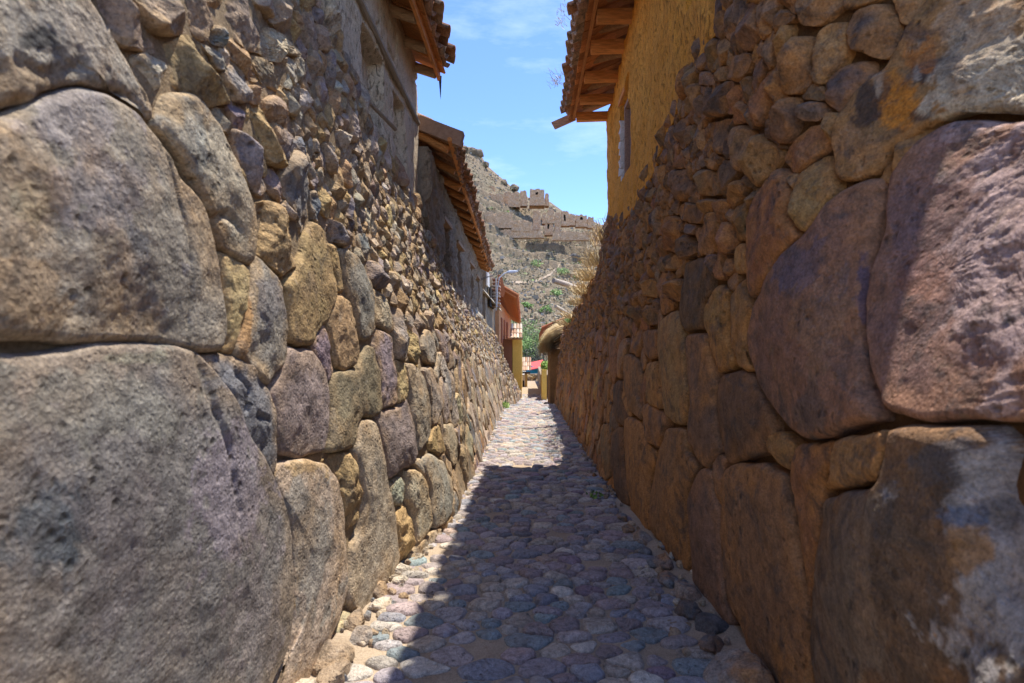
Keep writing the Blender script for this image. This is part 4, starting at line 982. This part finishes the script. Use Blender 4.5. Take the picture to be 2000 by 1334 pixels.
# whitewashed house with plank awning
hw = empty('whitewashed_house', (-2.5, 20, 0)); tag(hw, 'narrow whitewashed house with a dark opening under a sloping plank, left beyond the rubble house', 'house')
o = rough_block('wall', [(-4.5, 18.0), (-1.42, 18.0), (-1.30, 21.0), (-4.5, 21.0)], -.9, EYE + 2.35, M_GREYP, hw, .02)
B = MB(); B.box((-1.38, 18.4, EYE + 2.0), (.05, .9, .45), None, 0, (.72, .70, .66)); B.build('white_panel', M_WHITE, hw)
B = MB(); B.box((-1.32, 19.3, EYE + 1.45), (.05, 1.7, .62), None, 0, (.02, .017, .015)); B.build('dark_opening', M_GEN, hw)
B = MB(); a = P(943, 563, 17.6); b = P(977, 602, 20.2); d = (b - a)
B.add([a, b, b + Vector((.06, 0, -.12)), a + Vector((.08, 0, -.12)), a + Vector((-.35, 0, .10)), b + Vector((-.3, 0, .10)), b + Vector((-.3, 0, .05)), a + Vector((-.35, 0, .05))], [(0, 1, 2, 3), (0, 4, 5, 1), (4, 7, 6, 5), (3, 2, 6, 7), (0, 3, 7, 4), (1, 5, 6, 2)], (.46, .40, .31)); B.build('plank_awning', M_WOODY, hw)
B = MB()
for k in range(9): B.box((-1.18 + .01 * (k % 2), 19.6, EYE + 1.2 + .115 * k), (.26, .5, .045), Matrix.Rotation(R(random.uniform(-6, 6)), 4, 'Y'), .01, random.choice([(.42, .20, .12), (.55, .45, .36), (.3, .2, .14)]))
B.build('stacked_roof_edge', M_GEN, hw)
B = MB(); B.box((-1.16, 19.25, EYE + 1.6), (.04, .04, 1.1), None, 0, (.62, .60, .56)); B.build('white_downpipe', M_GEN, hw)
# street lamp
lp = empty('street_lamp', (-1.2, 19.2, EYE + 1.6)); tag(lp, 'grey street lamp on a curved arm reaching over the alley from the left', 'street lamp')
pp = [P(970, 600, 19.2), P(971, 565, 19.2), P(975, 543, 19.2), P(985, 534, 19.2), P(994, 531, 19.2)]
B = MB(); B.tube(pp, .022, 8, (.55, .57, .60)); B.build('lamp_arm', M_GEN, lp)
a = P(990, 532, 19.2); b = P(1012, 530, 19.2); B = MB(); B.tube([a, a.lerp(b, .2), a.lerp(b, .7), b], [.03, .06, .055, .02], 10, (.50, .53, .58)); B.build('lamp_head', M_GEN, lp)
B = MB(); B.tube([P(937, 545, 16.5), P(950, 541, 17.2), P(975, 534, 19.2)], .009, 5, (.03, .03, .03)); B.tube([P(937, 548, 16.5), P(955, 541, 17.6), P(975, 536, 19.2)], .007, 5, (.03, .03, .03))
tag(B.build('power_cable', M_GEN), 'thin black cables running from the long eave to the street lamp', 'cable')
# orange house with big eave
ho = empty('orange_house', (-2.2, 27, 0)); tag(ho, 'salmon-orange house with a wide red-tiled overhanging roof beyond the street lamp', 'house')
w0 = P(975, 700, 21.2); o = rough_block('wall', [(-4.5, 21.2), (-1.17, 21.2), (-1.22, 36), (-4.5, 36)], -1.9, EYE + 1.50, M_SALM, ho, .006)
B = MB(); e0 = P(1010, 580, 21); e1 = P(1016, 631, 40); i0 = P(975, 560, 21) + Vector((0, 0, .0)); i1 = P(998, 622, 40)
u = Vector((0, 0, .06)); B.add([e0, e1, i1, i0, e0 + u, e1 + u, i1 + u + Vector((-2, 0, .7)), i0 + u + Vector((-2, 0, .9)), i0 + u, i1 + u], [(0, 3, 2, 1), (4, 5, 9, 8), (8, 9, 6, 7), (0, 1, 5, 4), (0, 4, 8, 3), (1, 2, 9, 5)], (.42, .14, .05)); B.build('roof', M_GEN, ho)
for k in range(22):
    t = k / 21.0; a = e0.lerp(e1, t ** 1.3); b = i0.lerp(i1, t ** 1.3); B = MB(); B.tube([b + Vector((0, 0, -.04)), a + Vector((-.03, 0, -.035))], .035, 6, (.50, .18, .06)); B.build('rafter', M_WOODX, ho)
B = MB(); simple_tiles(B, i0 + Vector((-.4, -.12, .12)), (0, 1, 0), i0 - e0, 1, 1, .2, .5)
for k in range(60):
    t = (k / 59.0) ** 1.3; a = e0.lerp(e1, t); b = i0.lerp(i1, t); B.tube([a + Vector((.05, 0, .07)), b + Vector((0, 0, .10))], .05, 6, random.choice([(.46, .19, .09), (.52, .26, .14), (.38, .15, .07)]))
B.build('roof_tiles', M_GEN, ho); bpy.data.objects[C.objects[-1].name]['kind'] = 'stuff'
B = MB(); B.add([P(972, 535, 20.8), P(980, 538, 20.8), P(987, 568, 20.8), P(984, 580, 20.8), P(974, 578, 20.8), P(972, 535, 23), P(980, 538, 23), P(987, 568, 23), P(974, 578, 23)], [(0, 4, 3, 2, 1), (0, 1, 6, 5), (1, 2, 7, 6)], (.44, .16, .07)); B.build('gable_tiles', M_GEN, ho)
for k, y in enumerate((23.0, 25.5, 28.5)):
    B = MB(); B.box((-1.16, y, EYE + .45), (.05, .9, 1.0), None, 0, (.28, .10, .05)); B.build('shutter', M_WOODY, ho)
# yellow gateway with tiled coping
hy = empty('yellow_gateway', (-.9, 24, 0)); tag(hy, 'bright yellow gateway pier capped with pale clay tiles left of the alley', 'gateway')
o = rough_block('pier', [(-.76, 24.2), (-.37, 24.2), (-.38, 25.2), (-1.05, 25.2)], -1.9, EYE + .12, M_YEL, hy, .004)
o = rough_block('panel', [(-1.05, 25.2), (-.50, 25.2), (-.47, 33.0), (-1.05, 33.0)], -1.9, EYE + .0, M_YEL, hy, .004)
B = MB(); simple_tiles(B, P(996, 661, 23.3), (1, 0, 0), (0, .7, .62), 4, 3, .125, .33, .066); o = B.build('coping_tiles', M_GEN, hy); o['kind'] = 'stuff'
B = MB(); B.box(P(1007, 662, 23.75), (.60, .6, .06), None, .005, (.34, .16, .08)); B.build('lintel', M_WOODX, hy)
B = MB(); B.box((-.98, 24.1, EYE - .65), (.42, .08, 1.5), None, .005, (.20, .09, .05)); B.build('gate_leaf', M_WOODY, hy)
# farther small houses
h5 = empty('white_cottage', (-1.2, 36, 0)); tag(h5, 'small white cottage with pale tiled roof down the alley past the yellow gateway', 'house')
o = rough_block('wall', [(-2.5, 34.2), (-.33, 34.2), (-.30, 38), (-2.5, 38)], -2.3, EYE - 2.0, M_WHITE, h5, .01)
B = MB(); simple_tiles(B, P(1017, 724, 34), (1, 0, 0), (0, .75, .66), 5, 3, .125, .42, .066); o = B.build('roof_tiles', M_GEN, h5); o['kind'] = 'stuff'
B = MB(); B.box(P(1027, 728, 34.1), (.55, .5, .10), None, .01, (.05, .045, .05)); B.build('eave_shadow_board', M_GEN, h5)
B = MB(); B.box((-.27, 34.6, EYE - 2.8), (.16, .3, 1.7), None, .01, (.62, .42, .14)); B.build('door_post', M_GEN, h5)
B = MB(); B.box((-.42, 34.18, EYE - 2.9), (.10, .04, 1.1), None, .0, (.03, .03, .035)); B.build('door', M_GEN, h5)
h6 = empty('blue_walled_house', (.35, 50, 0)); tag(h6, 'far house with red tin roof and bright blue wall at the alley end', 'house')
B = MB(); B.box((.6, 50.5, EYE - 3.0), (1.9, 2.2, 1.7), None, 0, (.03, .30, .50)); B.build('wall', M_GEN, h6)
B = MB(); a = P(1034, 722, 48.5); b = P(1062, 716, 48.5); B.add([a, b, b + Vector((0, 3, .5)), a + Vector((0, 3, .5)), a + Vector((0, 0, -.06)), b + Vector((0, 0, -.06))], [(0, 1, 2, 3), (0, 4, 5, 1)], (.62, .10, .09)); B.build('roof', M_GEN, h6)
B = MB(); B.box(P(1057, 737, 48), (.35, .6, 1.3), None, 0, (.62, .36, .18)); B.build('corner_post', M_GEN, h6)
rs = empty('rubble_wall', (0, 44, 0)); tag(rs, 'low rubble stone wall closing the far end of the alley', 'wall')
for k in range(120):
    x = random.uniform(-.4, 1.2); z = random.uniform(-3.4, -1.1); 
    if k >= 0:
        V, Fc = rockmesh((x, 43.6, z), random.uniform(.11, .2), 600 + k, 2, (1, .8, .8)); obj('stone', V, Fc, M_ROCKL, rs, cols=np.repeat(np.array(PAL[random.choice('gbly')])[None], len(V), 0))
B = MB(); B.box((.4, 43.9, -2.3), (1.8, .5, 2.6)); B.build('mortar', M_MUDL, rs)
o = rough_block('far_left_wall', [(-1.4, 38), (-.36, 38), (-.45, 43), (-1.4, 43)], -2.6, EYE - 3.0, M_ADOBE, None, .03); tag(o, 'low brown mud wall beyond the white cottage on the left', 'wall')
o = rough_block('far_right_wall', [(.62, 25), (1.5, 25), (1.5, 43), (.55, 43)], -2.6, EYE - 1.9, M_GREYP, None, .03); tag(o, 'low grey-brown wall beyond the yellow-brown post on the right', 'wall')

# ------------------------------------------------------------------ hillside with ruins
RID = [(100, -60), (400, 90), (700, 196), (818, 233), (835, 236), (850, 245), (880, 262), (905, 287), (920, 288), (935, 294), (950, 322), (985, 352), (1010, 374), (1040, 390), (1075, 394), (1100, 412), (1160, 432), (1178, 442), (1200, 456), (1300, 520), (1500, 590), (2100, 630)]
def hill_pt(px, v):
    """v 0 foot .. 1 ridge"""
    px = np.asarray(px, float); v = np.asarray(v, float); vv = np.minimum(v, 1)
    Y = 66 + 160 * vv + 6 * fbm(px * .006, v * 3, o=3) * vv
    py = 728 + (interp(px, RID) - 728) * (vv ** .92)
    x = (px - CX) / F * Y; z = EYE + (CY - py) / F * Y
    back = np.maximum(v - 1, 0) * 400
    a = ss(0, .12, vv) * (1 - .85 * ss(.9, 1.0, vv))
    z = z + a * (1.7 * fbm(x * .09, Y * .09, o=5, g=.6)) + a * .9 * np.abs(fbm(x * .35, Y * .3, o=3))
    # stepped terraces in the upper band
    tb = ss(.52, .60, vv) * (1 - ss(.80, .88, vv)); st = 4.2; zz = z / st; fr = zz - np.floor(zz); z = z + tb * .8 * st * (ss(.55, .95, fr) - fr)
    return x, Y + back, z - back * .55
def hill():
    pxs = np.concatenate([np.linspace(100, 780, 60, endpoint=False), np.linspace(780, 1240, 300, endpoint=False), np.linspace(1240, 2100, 70)]); vs = np.concatenate([np.linspace(0, 1, 300), [1.02, 1.1, 1.3]])
    Pg, Vg = np.meshgrid(pxs, vs); x, y, z = hill_pt(Pg, Vg); n, m = Pg.shape
    i, j = np.meshgrid(np.arange(n - 1), np.arange(m - 1), indexing='ij'); a = (i * m + j).ravel()
    Fc = np.stack([a, a + 1, a + m + 1, a + m], 1)
    o = obj('hillside', np.stack([x.ravel(), y.ravel(), z.ravel()], 1), Fc, M_HILL, None, smooth=True); o['kind'] = 'structure'
hill()
def scatter():
    rg = random.Random(12); rk = MB(); sc = MB()
    for i in range(2000):
        px = rg.uniform(800, 1230); v = rg.uniform(.05, .97); x, y, z = [float(t) for t in hill_pt(np.array([px]), np.array([v]))[0:3]] if False else [float(t[0]) for t in hill_pt(np.array([px]), np.array([v]))]
        s = rg.uniform(.2, .7) * (1 + .6 * (rg.random() < .1)); V = []
        for k in range(8):
            V.append((x + ((k & 1) - .5) * s * rg.uniform(.6, 1.5), y + ((k >> 1 & 1) - .5) * s, z + ((k >> 2) * .8 - .15) * s * rg.uniform(.7, 1.1)))
        rk.add(V, [(0, 2, 3, 1), (4, 5, 7, 6), (0, 1, 5, 4), (2, 6, 7, 3), (0, 4, 6, 2), (1, 3, 7, 5)], rg.choice([(.42, .36, .29), (.36, .30, .23), (.48, .42, .34), (.30, .245, .18)]))
    for i in range(3000):
        px = rg.uniform(800, 1230); v = rg.uniform(.03, .99) ; x, y, z = [float(t[0]) for t in hill_pt(np.array([px]), np.array([v]))]
        s = rg.uniform(.35, 1.1); g = rg.random(); cols = [(.115, .115, .06), (.17, .155, .09)] if g < .4 else [(.22, .175, .11), (.30, .235, .15)] if g < .96 else [(.15, .25, .06), (.2, .3, .08)]
        leafball(sc, (x, y, z + s * .35), (s, s, s * .6), 9, s * .42, cols, rg, .5)
    o = rk.build('hillside_rocks', M_GEN); o['kind'] = 'stuff'; tag(o, 'grey rocks strewn over the dry hillside', 'rocks')
    o = sc.build('scrub', M_LEAF); o['kind'] = 'stuff'; tag(o, 'olive and brown scrub dotting the hillside', 'scrub')
scatter()
def ruin(name, px0, px1, pyt, pyb, Y, lb, win=None, depth=3.0, cat='ruin', jag=.25, grp=None):
    a = P(px0, pyb, Y); b = P(px1, pyt, Y); w = b.x - a.x; h = b.z - a.z + 1.5; B = MB(); nb = max(2, int(w / .55)); r = random.Random(int(px0 * 7 + pyt))
    e = empty(name, (a.x + w / 2, Y, a.z)); V = []; Fc = []
    nb = max(4, int(w / .28)); nr_ = max(6, int(h / .4)); t0 = b.z; wk = 0; tops = []
    for i in range(nb + 1):
        wk = wk * .75 + r.gauss(0, jag * .55); tops.append(t0 + min(wk, .35) - (jag * 1.6 if (i in (0, nb) and r.random() < .7) else 0))
    n = nb + 1; m = nr_ + 1; X = np.zeros((m, n)); Z = np.zeros((m, n))
    for i in range(n):
        X[:, i] = a.x + w * i / nb; Z[:, i] = np.linspace(a.z - 1.5, tops[i], m)
    t = np.linspace(0, 1, m)[:, None]; cxm = a.x + w / 2; X = cxm + (X - cxm) * (1.05 - .07 * t) + .12 * fbm(X * .8, Z * .8, o=3)
    Yf = Y + .28 * h * t * .3 + .22 * fbm(X * 1.1, Z * 1.1 + px0, o=4)
    fr = np.stack([X, Yf, Z], 2).reshape(-1, 3); bk = fr.copy(); bk[:, 1] = Y + depth + .1 * h; V = np.vstack([fr, bk]).tolist(); o2 = n * m
    for j in range(nr_):
        for i in range(nb):
            u_ = (i + .5) / nb; v_ = ((j + .5) / nr_ * h - 1.5) / (b.z - a.z)
            if win and win[0] <= u_ <= win[1] and win[2] <= v_ <= win[3]: continue
            k = j * n + i; Fc.append((k, k + 1, k + n + 1, k + n)); Fc.append((o2 + k, o2 + k + n, o2 + k + n + 1, o2 + k + 1))
    for i in range(nb): k = nr_ * n + i; Fc.append((k, k + 1, o2 + k + 1, o2 + k))
    for j in range(nr_):
        for i in (0, nb): k = j * n + i; Fc.append((k, k + n, o2 + k + n, o2 + k))
    obj('wall', V, Fc, M_RUIN, e)
    if win:
        q = MB(); q.box((a.x + w * (win[0] + win[1]) / 2, Y + 1.1, a.z + (b.z - a.z) * (win[2] + win[3]) / 2), (w * (win[1] - win[0]) + .8, .1, (b.z - a.z) * (win[3] - win[2]) + .8), None, 0, (.03, .025, .02)); q.build('window_recess', M_GEN, e)
    tag(e, lb, cat, grp); return e
YR = 205
ruin('ruined_tower', 1035, 1063, 369, 393, YR, 'square roofless stone tower with one small window on the ridge', (.38, .56, .50, .72), 5)
ruin('ruined_wall', 1064.5, 1072, 377, 394, YR + 1, 'narrow stone stub just right of the windowed tower')
ruin('ruined_wall', 1016, 1029, 372, 394, YR, 'tall narrow ruined block just left of the windowed tower')
ruin('ruined_building', 984, 1014, 375, 396, YR - 1, 'wide roofless ruin left of the narrow block on the ridge', depth=4)
ruin('ruined_wall', 938, 983, 378, 398, YR - 3, 'long low grey terrace wall at the left end of the ridge ruins')
ruin('ruined_wall', 944, 966, 362, 374, YR + 2, 'small pale wall patch high on the ridge above the terrace wall')
Y2_ = 186
for (a, b, t, bt, lb, w) in [(1041, 1056, 410, 440, 'leftmost tall pier of the lower ruins beneath the windowed tower', None), (1059, 1067, 416, 428, 'small square ruin between two piers below the tower', None), (1069, 1082, 409, 427, 'pale upper block of the lower ruins right of centre', None),
                             (1064, 1080, 431, 450, 'lowest ruined house at the centre of the lower ruins', (.3, .6, .2, .7)), (1084, 1094, 415, 446, 'slim upright ruined pier right of the pale block', None), (1096, 1112, 411, 432, 'ruined house with a dark doorway right of the slim pier', (.3, .6, .0, .6)),
                             (1125, 1147, 420, 434, 'ruined building with tiny window near the right end of the ridge', (.4, .6, .3, .7)), (1148, 1160, 424, 436, 'last low ruined wall at the right end of the ridge', None), (1112, 1123, 417, 431, 'small stone block between the doorway ruin and the right ridge ruin', None)]:
    ruin('ruined_house', a, b, t, bt, Y2_, lb, w, 2.5)
for (a, b, t, bt, lb) in [(938, 1000, 414, 436, 'broad brown retaining wall on the left of the lower terraces'), (1000, 1040, 430, 442, 'low retaining wall left of the lower ruins'), (940, 1060, 449, 455, 'long thin terrace wall below the ruins'), (1080, 1170, 452, 460, 'terrace wall running right below the lower ruins'), (1160, 1185, 440, 470, 'steep brown retaining wall above the grass tufts at the far right')]:
    ruin('terrace_wall', a, b, t, bt, 178, lb, None, 1.5, 'terrace wall')
# ridge crags
for k, (px, py, s) in enumerate(((925, 293, 2.6), (936, 297, 2.0), (905, 288, 1.8), (985, 353, 1.6), (1005, 364, 1.8), (862, 252, 1.6), (950, 318, 1.4), (878, 262, 1.4))):
    c = P(px, py + 3, 222); V, Fc = rockmesh(tuple(c), s, 900 + k, 3, (1.1, 1, .9)); tag(obj('crag', V, Fc, M_HILL, None, cols=np.repeat(np.array((.2, .18, .14))[None], len(V), 0)), 'rocky crag on the hill skyline, ' + ['tallest, above the long eave', 'right beside the tallest crag', 'left of the tallest crag', 'first left of the ruins', 'next to the leftmost ridge ruin', 'near the upper left house roof', 'on the slope right of the tallest crag', 'between the roof and the tall crags'][k], 'crag', 'crags along the hill skyline')
# trees at the foot of the hill
def tree(px, py, Y, r, lb, cols, n=900):
    c = P(px, py, Y); t = empty('tree', (c.x, Y, -2.4)); tag(t, lb, 'tree', 'green trees at the foot of the hill')
    B = MB(); B.tube([(c.x, Y, -2.6), (c.x + .1, Y, (c.z - 2.4) / 2), (c.x, Y, c.z)], [.16, .12, .05], 8, (.18, .13, .09))
    for k in range(5):
        a = k * 1.3; B.tube([(c.x, Y, c.z - r * .7), (c.x + math.cos(a) * r * .6, Y + math.sin(a) * r * .6, c.z + r * .2)], [.06, .02], 5, (.18, .13, .09))
    B.build('trunk', M_GEN, t); B = MB(); q = random.Random(int(px))
    for k in range(9):
        d = Vector((q.gauss(0, .5), q.gauss(0, .4), q.gauss(0, .45))) * r; leafball(B, c + d, (r * .5, r * .5, r * .42), n // 9, .11, cols, q, .3)
    B.build('crown', M_LEAF, t)
GT = [(.10, .16, .045), (.14, .21, .06), (.19, .26, .08), (.07, .11, .035)]
tree(1030, 655, 58, 1.7, 'rounded green tree at the foot of the hill, left beside the gateway roof', GT)
tree(1046, 660, 60, 1.6, 'rounded green tree in the middle of the foot-of-hill clump', GT)
tree(1060, 668, 62, 1.7, 'green tree at the foot of the hill just behind the thatch', GT)
tree(1028, 685, 55, 1.2, 'bright low green tree beside the yellow gateway', [(.14, .24, .06), (.2, .32, .09)])
tree(1045, 700, 54, 1.3, 'dark low tree above the red tin roof', [(.05, .06, .04), (.07, .08, .05)], 700)
tree(1010, 640, 66, 1.6, 'green tree mostly behind the orange roof', GT)
for (px, py, v, s, lb) in ((1100, 536, .55, 1.5, 'bright green bush on the hillside left of the upper pole'), (1086, 578, .40, 1.1, 'bright green bush on the hillside below the upper pole'), (1130, 540, .55, 1.2, 'light green bush on the hillside behind the grass'), (1045, 520, .60, 1.6, 'olive green bush in the middle of the hillside'), (1066, 608, .3, .9, 'small green bush low on the hillside'), (1030, 600, .32, 1.0, 'small green bush low on the hillside by the orange roof')):
    x, y, z = [float(t[0]) for t in hill_pt(np.array([px]), np.array([v]))]; B = MB()
    Yq = y; c = P(px, py, Yq); vs = np.linspace(.05, 1, 200); X_, Y_, Z_ = hill_pt(np.full(200, px), vs); pyv = CY - (Z_ - EYE) / Y_ * F; i = int(np.argmin(np.abs(pyv - py)))
    leafball(B, (X_[i], Y_[i], Z_[i] + s * .4), (s * 1.3, s, s * .75), 160, .3, [(.16, .26, .07), (.22, .34, .10)], rg, .2); tag(B.build('bush', M_LEAF), lb, 'bush', 'bushes on the hillside')
# footpath across the hill
B = MB(); pr = None
for (a, b) in (((1000, 556), (1040, 556)), ((1040, 556), (1075, 540)), ((1075, 540), (1100, 512)), ((1100, 512), (1130, 492))):
    for k in range(12):
        t = k / 12; px = a[0] + (b[0] - a[0]) * t; py = a[1] + (b[1] - a[1]) * t; vs = np.linspace(.05, 1, 400); X_, Y_, Z_ = hill_pt(np.full(400, px), vs); pyv = CY - (Z_ - EYE) / Y_ * F; i = int(np.argmin(np.abs(pyv - py)))
        q = Vector((X_[i], Y_[i], Z_[i] + .25))
        if pr: B.add([pr, q, q + Vector((0, 1.2, .7)), pr + Vector((0, 1.2, .7))], [(0, 1, 2, 3)])
        pr = q
o = B.build('hill_footpath', M_SAND); o['kind'] = 'structure'
